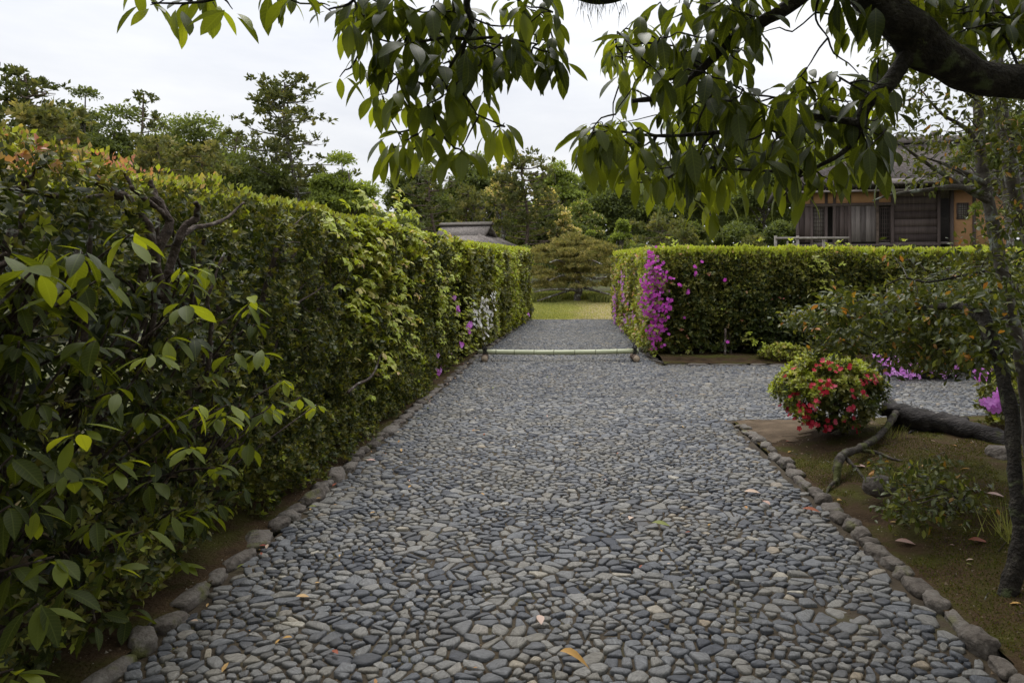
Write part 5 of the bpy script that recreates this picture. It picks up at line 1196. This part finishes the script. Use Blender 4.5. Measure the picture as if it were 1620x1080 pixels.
# ------------------------------------------------------------------ garden house on the rise, right
def house():
    d0 = 31.0; S = d0 / F_PX
    org = np.array([(1261 - VX) * S, d0, 2.0]); th = -.20
    ca, sa = math.cos(th), math.sin(th)
    e = thing('garden_house', 'old timber garden house with thatched roof on the rise behind the right hedge', 'house', org)
    def T(V): V = np.asarray(V, float); return np.c_[V[:, 0] * ca - V[:, 1] * sa, V[:, 0] * sa + V[:, 1] * ca, V[:, 2]] + np.array([org[0], org[1], 0])
    # along-wall coordinate u from measured columns
    def U(px):                                   # intersection with the wall line
        k = (px - VX) / F_PX; return (k * org[1] - org[0]) / (ca - k * sa)
    def Z(py, u): return H_EYE + (VY - py) / F_PX * (org[1] + u * sa)
    def bx(name, u0, u1, z0, z1, y0, y1, mat, parent, tint=None):
        V, F = box(((u0 + u1) / 2, (y0 + y1) / 2, (z0 + z1) / 2), (u1 - u0, y1 - y0, z1 - z0)); return obj(name, T(V), F, mat, parent, tint=np.full(8, rng.random() if tint is None else tint))
    zf = Z(383, 1.0); zl = Z(327, 1.0); zw = Z(308, 1.0)
    uE = U(1600)
    def planks(parent, u0, u1, z0, z1, mat, w=.22, yy=0.0):
        n = max(1, int(round((u1 - u0) / w))); ww = (u1 - u0) / n
        for k in range(n): bx('plank', u0 + k * ww + .006, u0 + (k + 1) * ww - .006, z0, z1, yy - .015 - .01 * rng.random(), yy + .03, mat, parent)
    wall = bx('wall', U(1263), U(1306) * .0 + U(1283), zf - .1, zl, .03, .10, M_DARKIN, e)
    planks(wall, U(1263), U(1283), zf, zl, M_PLANK)
    wall2 = bx('wall', U(1320), U(1388), zf - .1, zl, .03, .10, M_DARKIN, e)
    planks(wall2, U(1321), U(1343), zf, zl, M_PLANK); planks(wall2, U(1345), U(1386), zf, zl, M_PLANK_GREY)
    # horizontal dark boards
    u0, u1 = U(1412), U(1484); wall3 = bx('wall', u0, u1, zf - .4, zw + .2, .03, .10, M_DARKIN, e); nb = 8; zz0, zz1 = zf - .35, zw + .18
    for k in range(nb): bx('plank', u0, u1, zz0 + (zz1 - zz0) * k / nb + .006, zz0 + (zz1 - zz0) * (k + 1) / nb - .006, -.01 - .008 * rng.random(), .03, M_PLANK, wall3)
    def lattice(u0, u1, z0, z1, nu, nz_, yy, paper, parent=e, name='lattice_screen'):
        f = bx(name, u0 + .03, u1 - .03, z0 + .03, z1 - .03, yy + .02, yy + .03, paper, parent)
        for a, b in ((u0, u0 + .05), (u1 - .05, u1)): bx('frame', a, b, z0, z1, yy - .02, yy + .035, M_PLANK, f, .5)
        for a, b in ((z0, z0 + .05), (z1 - .05, z1)): bx('frame', u0 + .05, u1 - .05, a, b, yy - .017, yy + .033, M_PLANK, f, .5)
        for k in range(1, nu): c = u0 + (u1 - u0) * k / nu; bx('lattice_bar', c - .013, c + .013, z0 + .05, z1 - .05, yy - .006, yy + .018, M_PLANK, f, .4)
        for k in range(1, nz_): c = z0 + (z1 - z0) * k / nz_; bx('lattice_bar', u0 + .05, u1 - .05, c - .011, c + .011, yy - .012, yy + .012, M_PLANK, f, .4)
        return f
    M_DIMPAPER = surf_mat('dim_paper', [(.3, (.16, .145, .12)), (.7, (.2, .18, .15))], scale=2, bump=0)
    lattice(U(1285), U(1306), zf + .02, zl - .03, 6, 9, .12, M_DIMPAPER)
    lattice(U(1390), U(1411), zf + .02, zl - .05, 6, 8, .10, M_DARKIN)
    for px in (1262, 1284, 1307, 1320, 1344, 1388, 1412, 1485, 1506, 1541):
        u = U(px); bx('post', u - .06, u + .06, zf - 1.2, zw + .12, -.045, .14, M_PLANK if px != 1388 else M_BARK_PINE, e, .6)
    # sill and lintel beams
    bx('beam', U(1258), U(1412), zl, zl + .13, -.06, .13, M_PLANK, e, .7); bx('beam', U(1258), U(1484), zf - .2, zf - .1, -.07, .3, M_PLANK, e, .7)
    bx('floor', U(1262), uE, zf - .12, zf - .02, .145, 4.0, M_PLANK_GREY, e)
    bx('foundation', U(1285), uE, .9, zf - .22, .2, 3.9, M_DARKIN, e)
    bx('plaster_band', U(1264), U(1410), zl + .13, zw + .1, .0, .09, M_PLASTER, e)
    # back wall with a gap one can look through
    bx('wall', U(1330), uE, zf, zw + .1, 3.9, 4.0, M_DARKIN, e)
    pw = bx('plaster_wall', U(1507), uE, zf - .4, zw + .1, .02, .1, M_PLASTER, e)
    lattice(U(1513), U(1532), Z(347, U(1522)), Z(321, U(1522)), 7, 7, -.03, M_PAPER, name='window')
    # roof
    ue0, ue1 = U(1228), uE + 2.5; ye0, ye1 = -1.1, 5.1; ze = zw + .34
    ur0, ur1, zr, ym = U(1440), uE + 1.0, Z(213, U(1440)), 2.0
    A = [(ue0, ye0, ze), (ue1, ye0, ze), (ur1, ym, zr), (ur0, ym, zr)]; B = [(ue0, ye1, ze), (ue1, ye1, ze), (ur1, ym, zr), (ur0, ym, zr)]
    parts = []
    for q in (A, B): V, F = slab(q, .28); parts.append((T(V), F))
    V, F = slab([(ue0, ye0, ze), (ue0, ye1, ze), (ur0, ym, zr)], .28); parts.append((T(V), F))
    V, F = join(parts); roof = obj('roof', V, F, M_THATCH_DARK, e)
    V, F = box((((ur0 + ur1) / 2), ym, zr + .08), (ur1 - ur0 + .5, .5, .28)); obj('ridge_cap', T(V), F, M_PLANK_GREY, roof, tint=np.full(8, .6))
    for uu in (ur0 + .1, ur0 + 1.6): V, F = box((uu, ym, zr + .34), (.22, .6, .24)); obj('ridge_tile', T(V), F, M_KERB, roof, tint=np.full(8, .3))
    bx('eave_board', ue0 + .1, ue1, ze - .36, ze - .28, ye0 + .02, ye0 + .1, M_PLANK_GREY, roof)
    for k in range(26):
        u = ue0 + .3 + k * .42
        bx('rafter', u - .025, u + .025, ze - .275, ze - .21, ye0 + .11, -.05, M_PLANK, roof)
    # lean-to shingled roof over the dark boards
    u0, u1 = U(1345), U(1470)
    V, F = slab([(u0, -1.6, zw + .28), (u1, -1.6, zw + .28), (u1, -.2, zw + .75), (u0, -.2, zw + .75)], .08); obj('lean_to_roof', T(V), F, M_PLANK_GREY, e, tint=np.full(8, .3))
    return zf
house()
# rail of old poles by the house
def rail():
    d = 27.0
    e = thing('pole_rail', 'low rail of pale wooden poles in front of the garden house', 'railing', P(1280, 385, d) * (1, 1, 0) + (0, 0, 1.7))
    pst = []
    for px, yt in ((1227, 373), (1246, 381), (1262, 373), (1303, 377)):
        p = P(px, yt, d); V, F = tube([(p[0], d, 1.5), (p[0], d, p[2])], 0.06 if px != 1246 else .035, sides=9, smoothpath=False); obj('post', V, F, M_BAMBOO_GREY, e, smooth=True)
    a, b = P(1227, 377, d - .06), P(1343, 376.5, d - .06); V, F = tube([a, b], .045, sides=8, smoothpath=False); obj('rail_pole', V, F, M_BAMBOO_GREY, e, smooth=True)
rail()

# ------------------------------------------------------------------ right foreground planting
# red azalea bush
def red_azalea():
    c = np.array([2.42, 6.25, float(bed_h(2.42, 6.25)) + .05])
    e = thing('azalea_bush', 'rounded azalea bush covered in red flowers at the corner of the moss bed', 'azalea', c)
    n = 2600; u = rvec(n); u[:, 2] = np.abs(u[:, 2]) * np.where(rng.random(n) < .8, 1, -.7)
    R = np.array([.43, .40, .38]); rr = .72 + .28 * rng.random(n) ** .6
    bump_ = 1 + .95 * (fbm(u * 1.0, 1.9, 9) - .5)
    pos = c + np.array([0, 0, .30]) + u * R * (rr * bump_)[:, None]
    pos[:, 2] = np.maximum(pos[:, 2], c[2] + .02)
    tt = np.where((u[:, 2] > .35 * rng.random(n) + .1) & (rng.random(n) < .8) | (u[:, 0] < -.5) & (rng.random(n) < .5), rng.normal(.60, .07, n), rng.normal(.33, .1, n))  # top and left leaves coloured lighter, as if lit from there
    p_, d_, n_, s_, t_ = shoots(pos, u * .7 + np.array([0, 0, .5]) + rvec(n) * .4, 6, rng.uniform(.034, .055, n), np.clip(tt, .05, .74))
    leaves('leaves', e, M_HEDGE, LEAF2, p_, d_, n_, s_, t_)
    st = [tube(crooked(c + (0, 0, -.03), c + np.array([math.cos(a) * .28, math.sin(a) * .25, rng.uniform(.3, .55)]), .03), .012, .005, 6, 4) for a in np.linspace(0, 6.2, 11)]
    V, F = join(st); obj('stems', V, F, M_BARK_HEDGE, e, smooth=True, kind='stuff')
    var = [mesh_data('flower', FLOWER[0], FLOWER[1], M_FLOWER, np.full(len(FLOWER[0]), t_)) for t_ in (.75, .79, .85, .92, 1.0)]
    cl = [(1250, 590), (1300, 580), (1335, 585), (1375, 590), (1385, 600), (1290, 610), (1315, 608), (1255, 625), (1238, 642), (1248, 655), (1265, 645), (1275, 650), (1290, 637), (1300, 628), (1285, 665), (1265, 670), (1325, 665), (1340, 650), (1350, 648), (1362, 628), (1345, 625), (1310, 675), (1355, 675), (1260, 690), (1248, 695), (1300, 690), (1325, 690), (1360, 695), (1325, 585), (1370, 605), (1272, 645), (1240, 660)]
    pf, nf = [], []
    for px, py in cl:
        v = P(px, py, 6.0) - np.array([0, 0, H_EYE]); ray = norm(v)
        # meet the bush's rounded surface
        o = np.array([0, 0, H_EYE]); q = (o - (c + (0, 0, .30))) / (R * 1.06); w = ray / (R * 1.06)
        A_, B_, C_ = w @ w, q @ w, q @ q - 1; D_ = B_ * B_ - A_ * C_
        t_ = (-B_ - math.sqrt(D_)) / A_ if D_ > 0 else -B_ / A_
        h = o + ray * t_
        if D_ <= 0 or h[2] < c[2] + .06: continue
        for _ in range(rng.integers(3, 7)): pf.append(h + rng.normal(0, .032, 3) - ray * rng.uniform(-.02, .05)); nf.append(norm((h - c) + rvec(1)[0] * .3 + (0, -.2, 0)))
    pf, nf = np.array(pf), np.array(nf); y_ = norm(np.cross(nf, rvec(len(nf))))
    leaf_parts('flower', e, var, pf, y_, nf, rng.uniform(.030, .045, len(pf)), rng.integers(0, 5, len(pf)))
red_azalea()

def small_leaf_tree_leaves(name, parent, centers, rad_, n, size, tintm, T=LEAF3, tsd=.14, droop=.15, mat=None):
    c = np.asarray(centers); idx = rng.integers(0, len(c), n); pos = c[idx] + rng.normal(0, 1, (n, 3)) * np.asarray(rad_)
    d = norm(rvec(n) + np.array([0, 0, -droop])); nr = norm(rvec(n) * .7 + (0, 0, 1))
    tt = np.clip(rng.normal(tintm, tsd, n), 0, .72); tt = np.where(rng.random(n) < .03, rng.uniform(.8, .92, n), tt)
    return leaves(name, parent, mat or M_HEDGE, T, pos, d, nr, size * rng.uniform(.7, 1.25, n), tt)
M_SHEEN = leaf_mat('glossy_leaf', [(0, (.030, .042, .012)), (.35, (.065, .082, .020)), (.55, (.13, .135, .03)), (.72, (.27, .29, .05)), (.82, (.38, .22, .05)), (1, (.45, .13, .04))], rough=.36, trans=.26, spec=.32)
# pruned spreading tree with the dark trunk
bz = float(bed_h(2.12, 3.3))
tb = np.array([2.12, 3.3, bz])
low = thing('pruned_tree', 'low pruned tree with dark trunk and foliage pads spreading left over the moss bed', 'tree', tb)
tpts = [tb - (0, 0, .05), P(1612, 860, 3.32), P(1606, 760, 3.4), P(1600, 660, 3.5), P(1582, 575, 3.6), P(1562, 520, 3.7), P(1552, 492, 3.75)]
V, F = tube(tpts, .06, .04, 12, 7, .25, radii=[.05, .036, .034, .033, .033, .034, .035]); obj('trunk', V, F, M_BARK_DARK, low, smooth=True)
V, F = tube([P(1552, 494, 3.72), P(1552, 494, 3.72) + (0, -.012, .012)], .042, .04, 12, smoothpath=False); 
lms = [[(1556, 505, 3.75), (1520, 484, 4.0), (1480, 486, 4.3), (1420, 492, 4.7), (1350, 500, 5.0), (1310, 520, 5.1)], [(1480, 486, 4.3), (1430, 520, 4.6), (1380, 540, 4.8)], [(1420, 492, 4.7), (1390, 475, 5.0), (1340, 478, 5.2)], [(1580, 570, 3.6), (1540, 545, 4.1), (1500, 555, 4.4), (1470, 545, 4.6)], [(1350, 500, 5.0), (1300, 510, 5.2), (1265, 520, 5.3)]]
for l in lms:
    V, F = tube([P(*q) for q in l], .028 if l is lms[0] else .014, .007, 8, 5, .2); obj('limb', V, F, M_BARK_DARK, low, smooth=True)
cs = []
for _ in range(150):
    px, py = rng.uniform(1255, 1570), rng.uniform(468, 585)
    if py > 560 - .0 * px and px > 1420 and rng.random() < .5: continue
    if px < 1300 and py < 485: continue
    if px < 1400 and py > 548: continue
    cs.append(P(px, py, rng.uniform(4.4, 5.6) - .9 * max(0, (px - 1430) / 140)))
small_leaf_tree_leaves('leaves', low, cs, (.06, .09, .045), 7000, .054, .38, mat=M_SHEEN, T=LEAF3)
nodes = np.array([q for l in lms for q in spline([P(*a) for a in l], 5)])
tw = twig_net(nodes, cs, .005, .002)
V, F = join(tw); obj('twigs', V, F, M_BARK_DARK, low, smooth=True, kind='stuff')

# slender grey tree
gb = np.array([3.45, 5.0, float(bed_h(3.45, 5.0))])
gt = thing('slender_tree', 'slender grey tree with lichen patches and airy small leaves at the right edge', 'tree', gb)
trunk = [gb, P(1632, 700, 5.0), P(1622, 600, 5.0), P(1600, 500, 5.0), P(1583, 420, 5.0), P(1566, 330, 5.0), P(1552, 250, 5.05), P(1547, 160, 5.1), P(1540, 60, 5.1), P(1530, -80, 5.2)]
V, F = tube(trunk, .07, .03, 12, 7, .15, radii=[.07, .058, .052, .048, .046, .043, .038, .033, .028, .02]); obj('trunk', V, F, M_BARK_GREY, gt, smooth=True)
tr2 = [gb + (.25, .15, 0), P(1650, 600, 5.3), P(1640, 420, 5.3), P(1612, 330, 5.3), P(1594, 240, 5.3), P(1582, 160, 5.3), P(1575, 60, 5.3), P(1570, -60, 5.4)]
V, F = tube(tr2, .065, .04, 12, 7, .15); obj('trunk', V, F, M_BARK_GREY, gt, smooth=True)
gl = [[(1566, 320, 5.0), (1530, 300, 4.9), (1480, 268, 4.8), (1440, 240, 4.7), (1415, 220, 4.7)], [(1556, 290, 5.0), (1500, 262, 4.8), (1465, 250, 4.7)], [(1552, 240, 5.0), (1530, 205, 4.9), (1490, 180, 4.8), (1455, 140, 4.7)],
      [(1566, 312, 5.0), (1520, 296, 4.8), (1470, 300, 4.7), (1410, 308, 4.6), (1380, 318, 4.6)], [(1583, 425, 5.0), (1540, 432, 4.8), (1470, 446, 4.6), (1430, 440, 4.6), (1400, 452, 4.6)], [(1590, 450, 5.0), (1545, 470, 4.8), (1500, 462, 4.7)], [(1582, 160, 5.3), (1600, 120, 5.3), (1622, 90, 5.3)], [(1594, 240, 5.3), (1615, 200, 5.2), (1640, 180, 5.2)], [(1547, 160, 5.1), (1500, 125, 4.9), (1470, 100, 4.9)],
      [(1600, 500, 5.0), (1560, 510, 4.7), (1530, 530, 4.6)], [(1583, 430, 5.0), (1610, 400, 4.9), (1640, 390, 4.8)]]
for k, l in enumerate(gl):
    V, F = tube([P(*q) for q in l], .024 if k < 4 else .010, .004, 8, 6, .15); obj('branch', V, F, M_BARK_GREY if k < 4 else M_BARK_DARK, gt, smooth=True)
nodes = np.vstack([spline([P(*a) for a in l], 6)[3:] for l in gl]); 
cs = []
for _ in range(230):
    px, py = rng.uniform(1390, 1635), rng.uniform(60, 475)
    if 1390 < px < 1550 and 290 < py < 385 and rng.random() < .95: continue
    if px < 1450 and 215 < py < 300 and rng.random() < .6: continue
    if py > 390 and rng.random() < .3: continue
    cs.append(P(px, py, rng.uniform(4.4, 5.4)))
small_leaf_tree_leaves('leaves', gt, cs, (.085, .10, .05), 3400, .052, .42, mat=M_SHEEN, T=LEAF3)
tw = twig_net(nodes, cs, .005, .0018)
ct = []
while len(ct) < 260:
    c = np.array([rng.uniform(1.9, 6.0), rng.uniform(2.6, 7.5), rng.uniform(3.4, 6.0)])
    if c[2] > H_EYE + .40 * c[1] + .25: ct.append(c)
small_leaf_tree_leaves('shade_leaves', gt, ct, (.22, .22, .12), 14000, .075, .4, mat=M_SHEEN, T=RHOMB)  # unseen foliage added above the view to shade the right bed
V, F = join(tw); obj('twigs', V, F, M_BARK_GREY, gt, smooth=True, kind='stuff')

# dark shrubs right of the side path
def mound_shrub(name, label, cat, c, R, n, size, tint, T=RHOMB, mat=M_HEDGE, tsd=.1, light=.5):
    e = thing(name, label, cat, c); n = n // 5; u = rvec(n); u[:, 2] = np.abs(u[:, 2]) * np.where(rng.random(n) < .85, 1, -.4)
    pos = np.array(c) + np.array([0, 0, R[2] * .35]) + u * np.array(R) * ((.65 + .35 * rng.random(n)) * (1 + .5 * (fbm(u + np.array(c), 1.9, 5) - .5)))[:, None]; pos[:, 2] = np.maximum(pos[:, 2], c[2] + .01)
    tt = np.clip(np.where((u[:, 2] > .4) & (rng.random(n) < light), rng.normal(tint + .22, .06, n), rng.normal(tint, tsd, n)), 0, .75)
    p_, d_, n_, s_, t_ = shoots(pos, u * .7 + np.array([0, 0, .5]) + rvec(n) * .4, 6, size * rng.uniform(.8, 1.3, n), tt)
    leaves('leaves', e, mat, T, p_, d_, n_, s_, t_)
    st = [tube(crooked(np.array(c) - (0, 0, .03), np.array(c) + np.array([math.cos(a) * R[0] * .6, math.sin(a) * R[1] * .6, R[2] * rng.uniform(.5, 1)]), R[0] * .05), .012, .005, 6, 4) for a in np.linspace(0, 6, 8)]
    V, F = join(st); obj('stems', V, F, M_BARK_HEDGE, e, smooth=True, kind='stuff'); return e
c = on_ground(1445, 592); pk = mound_shrub('azalea_bush', 'low azalea with pale pink violet blooms across the side path', 'azalea', (c[0], 10.3, .03), (.62, .45, .34), 5000, .045, .38)
blossoms('blossoms', pk, [P(px, py, 9.85) for px, py in [(1405, 572), (1412, 575), (1400, 582), (1405, 588), (1430, 590), (1420, 594), (1448, 572), (1487, 588), (1510, 590), (1395, 565), (1446, 592), (1432, 586), (1490, 590)]], 95, (.04, .06, .03), (0, -1, .5), .07, .32, .48)
pk2 = mound_shrub('azalea_bush', 'azalea bush with purple blooms behind the dark trunk at the right edge', 'azalea', (4.35, 6.2, .12), (.55, .5, .55), 8000, .045, .4)
blossoms('blossoms', pk2, [P(px, py, 5.75) for px, py in [(1568, 640), (1563, 636), (1572, 642), (1583, 628), (1590, 622), (1550, 594), (1558, 592)]], 34, (.025, .03, .02), (-.2, -1, .5), .075, .28, .42)
mound_shrub('shrub', 'dark leafy shrub between the right hedge and the slender tree', 'shrub', (6.6, 10.9, 0), (1.5, .9, 1.2), 14000, .06, .25, mat=M_SHEEN)
mound_shrub('shrub', 'shady bush at the far right edge beyond the side path', 'shrub', (6.6, 8.9, 0), (1.1, .9, 1.5), 12000, .06, .25, mat=M_SHEEN)
mound_shrub('shrub', 'small light green shrub at the foot of the right hedge', 'shrub', (3.75, 11.75, .05), (.42, .25, .2), 3000, .04, .52)
# unseen bush added right of the bed, outside the view, to shade the corner
mound_shrub('shrub', 'unseen evergreen bush added beside the dark limbed tree to shade the corner', 'shrub', (4.3, 2.6, .1), (1.3, 1.6, 1.9), 16000, .07, .2, mat=M_SHEEN)

# sapling over the moss
sb = np.array([2.55, 4.35, float(bed_h(2.55, 4.35))])
sp_ = thing('sapling', 'small straggly evergreen sapling growing on the moss bed', 'shrub', sb)
cs = []
for px, py in [(1420, 760), (1440, 775), (1400, 765), (1460, 750), (1480, 765), (1500, 780), (1430, 795), (1455, 805), (1470, 790), (1510, 815), (1490, 830), (1415, 810), (1450, 835), (1475, 850), (1440, 825), (1405, 740), (1520, 790), (1540, 800), (1380, 735), (1465, 870), (1530, 830), (1495, 800)]: cs.append(P(px, py, rng.uniform(3.9, 4.6)))
tw = [tube([sb, sb * .6 + np.array(c) * .4 + (0, 0, .05), c], .006, .0025, 5, 4) for c in cs]
for c in cs: pass
V, F = join(tw); obj('stems', V, F, M_BARK_HEDGE, sp_, smooth=True, kind='stuff')
small_leaf_tree_leaves('leaves', sp_, cs + [P(rng.uniform(1385, 1560), rng.uniform(725, 880), rng.uniform(3.9, 4.7)) for _ in range(26)], (.05, .06, .03), 1300, .048, .40, mat=M_SHEEN)

# old root and fallen log
rt = thing('tree_root', 'thick grey root arching out of the moss beside the red azalea', 'root', on_ground(1325, 765))
V, F = tube([on_ground(1322, 772, .0) + (0, 0, -.03), P(1326, 735, 5.15), P(1335, 718, 5.3), P(1360, 708, 5.5), P(1390, 690, 5.8), P(1410, 665, 6.0), P(1420, 648, 6.2)], .05, .07, 14, 22, .30, radii=[.022, .034, .031, .026, .026, .03, .04]); obj('root', V, F, M_ROOT, rt, smooth=True)
for l_ in ([(1335, 722, 5.3), (1352, 738, 5.15), (1366, 756, 5.0), (1372, 772, 4.9)], [(1360, 712, 5.5), (1388, 716, 5.5), (1420, 728, 5.3), (1450, 730, 5.3)], [(1325, 758, 5.05), (1312, 770, 4.95), (1306, 784, 4.85)]):
    V, F = tube([P(*q) for q in l_], .016, .006, 9, 10, .35); obj('rootlet', V, F, M_ROOT, rt, smooth=True)
lg = thing('old_log', 'dark weathered log lying along the edge of the side path', 'log', on_ground(1500, 690))
def zb(x, y): return float(bed_h(x, y))
lp = [P(1396, 646, 6.3), P(1430, 656, 6.2), P(1480, 670, 6.0), P(1540, 681, 5.85), P(1600, 700, 5.65), P(1680, 725, 5.5)]
V, F = tube(lp, .09, .07, 24, 40, .45, radii=[.13, .11, .10, .115, .10, .09]); 
cz_ = np.interp(V[:, 0], [q[0] for q in lp], [q[2] for q in lp]); V[:, 2] = cz_ + (V[:, 2] - cz_) * .72
gr_ = fbm(V * np.array([.35, 1, 1]), 17, 3) - .5; bl_ = fbm(V, 4.5, 8) - .5
V[:, 2] += gr_ * .075 + bl_ * .10; V[:, 1] += gr_ * .05 + bl_ * .06
obj('log', V, F, M_LOG, lg, smooth=True)
V, F = tube([P(1400, 640, 6.4), P(1415, 655, 6.35), P(1425, 690, 6.2), P(1435, 720, 6.0)], .08, .05, 20, 24, .4); V += ((fbm(V, 13, 4) - .5) * .07)[:, None] * np.array([1, 1, .6]); obj('stump', V, F, M_LOG, lg, smooth=True)
V, F = tube([P(1440, 668, 6.5), P(1480, 660, 6.6), P(1530, 664, 6.7)], .05, .03, 10, 6, .45); obj('branch_stub', V, F, M_LOG, lg, smooth=True)
for k, (px, py, s_) in enumerate([(1432, 700, .05), (1380, 790, .07), (1395, 765, .06), (1580, 735, .07)]):
    p = on_ground(px, py, .12)
# mossy stump lumps
for nm, lab, px, py, s_ in [('rock', 'knobbly pale stump of roots in the moss below the log', 1392, 775, (.22, .17, .13)), ('rock', 'dark rock half buried in moss by the dark trunk', 1585, 735, (.22, .2, .22)), ('rock', 'flat stone slab at the edge of the side path under the pink azalea', 1478, 594, (.8, .35, .14))]:
    p = on_ground(px, py, .12 if py > 650 else .02); V, F = boulder(p + (0, 0, .03), s_, .3, int(px), amt=.6)
    o = obj(nm, V, F, M_KERB if 'flat' not in lab else M_LOG, None, tint=np.full(len(V), .3), smooth=True, origin=p); tag(o, lab, 'rock')
# a hump of earth and fine roots under the log
tp = [tube(crooked(P(1440 + k * 14, 672 + k * 2, 6.1 - k * .03), P(1435 + k * 15 + rng.normal(0, 12), 705 + rng.normal(0, 8), 5.9), .03), .012, .004, 6, 4) for k in range(12)]
V, F = join(tp); obj('fine_roots', V, F, M_LOG, lg, smooth=True, kind='stuff')
# grass wisps by the trunk
n = 160; pos = np.vstack([np.tile(on_ground(1600, 850, .12), (80, 1)), np.tile(P(1410, 700, 5.9), (80, 1))]) + rng.normal(0, .05, (n, 3)) * (1, 1, .1)
leaves('grass_wisps', None, M_GRASS, BLADE, pos, norm(np.stack([rng.normal(0, .5, n), rng.normal(0, .5, n), np.ones(n)], -1)), rvec(n), rng.uniform(.1, .24, n), rng.uniform(.1, .7, n), wid=.03)

# ------------------------------------------------------------------ fallen leaves
def fallen(px, py, size, tint, ang, label, z=.025, tilt=.15, curl=.3, w=.22):
    p = on_ground(px, py, z)
    if p[0] > 1.86 and p[1] < 7.0:
        for _ in range(4): p = on_ground(px, py, float(bed_h(p[0], p[1])) + .015)
    T = leaf_template(5, w, .25, curl, 1.1, .9)
    dv = norm(np.array([[math.cos(ang), math.sin(ang), tilt]])); V, F = instance(T, (p - np.array([math.cos(ang), math.sin(ang), 0]) * size / 2)[None], dv, np.array([[.1, -.15, 1.0]]), size)
    V[:, 2] += max(0, (p[2] - .012) - V[:, 2].min())
    o = obj('fallen_leaf', V, F, M_DEAD, None, tint=np.full(len(V), tint), smooth=True, origin=p); tag(o, label, 'leaf', 'fallen leaves')
fallen(908, 1058, .11, .5, .1, 'curled orange brown fallen leaf at the bottom edge on the cobbles', .045, .1, .9)
fallen(855, 980, .085, .78, 1.7, 'pale pinkish fallen leaf in the lower middle of the cobbles', .03, .3)
fallen(1212, 795, .09, .92, 1.9, 'reddish pink fallen leaf on cobbles near the right kerb', .03, .3)
fallen(1045, 828, .11, 1.0, -.2, 'olive green fallen leaf on the cobbles right of centre')
fallen(998, 818, .08, .74, 1.2, 'beige fallen leaf beside the olive one on the cobbles')
fallen(1190, 778, .12, .72, .1, 'long beige leaf above the reddish one on the cobbles')
fallen(1432, 857, .11, .86, -.2, 'pale pink leaf lying on the moss bed')
fallen(1548, 855, .11, .12, -.15, 'dark red leaf lying on the moss near the dark trunk')
fallen(1362, 737, .1, .84, 0, 'pinkish leaf lying beside the arching root')
fallen(1545, 775, .1, .86, 1.9, 'upright pale leaf on the moss right of the sapling')
fallen(1575, 782, .1, .84, -.5, 'tilted pale leaf on the moss by the dark trunk')
fallen(416, 862, .04, .02, .5, 'small crimson petal on the left kerb')
fallen(1283, 806, .11, .15, -.3, 'rust brown leaf on the right kerb stones')
fallen(1328, 790, .05, .52, .4, 'small orange leaf on the moss by the right kerb')
fallen(587, 727, .075, .85, .4, 'pale pink leaf near the left kerb')
fallen(495, 800, .05, 1.0, .6, 'small green leaf on the cobbles by the left kerb')
fallen(478, 942, .06, .6, .2, 'thin yellow leaf on the dark cobbles at left')
n = 150; k = 0
tp, tt = [], []
while k < n:
    x_ = rng.uniform(-1.75, 1.7) if rng.random() < .5 else (left_edge(5) + rng.exponential(.25)); y_ = rng.uniform(2.6, 12)
    if rng.random() < .3: x_ = rng.uniform(1.9, 3.6); y_ = rng.uniform(2.8, 6.5); z_ = float(bed_h(x_, y_)) + .01
    else: z_ = .024
    a = rng.uniform(0, 6.28); T = LEAF3; s_ = rng.uniform(.018, .05)
    V, F = instance(T, np.array([[x_, y_, z_]]), np.array([[math.cos(a), math.sin(a), rng.normal(0, .15)]]), np.array([[0, 0, 1.0]]), s_); tp.append((V, F)); tt.append(np.full(len(V), rng.choice([.1, .3, .4, .52, .58, .72, .85, 1.0]))); k += 1
V, F = join(tp); tag(obj('leaf_litter', V, F, M_DEAD, None, tint=np.concatenate(tt), smooth=True), kind='stuff')
print('triangles', sum(len(o.data.polygons) for o in COL.objects if o.type == 'MESH'), 'objects', len(COL.objects))
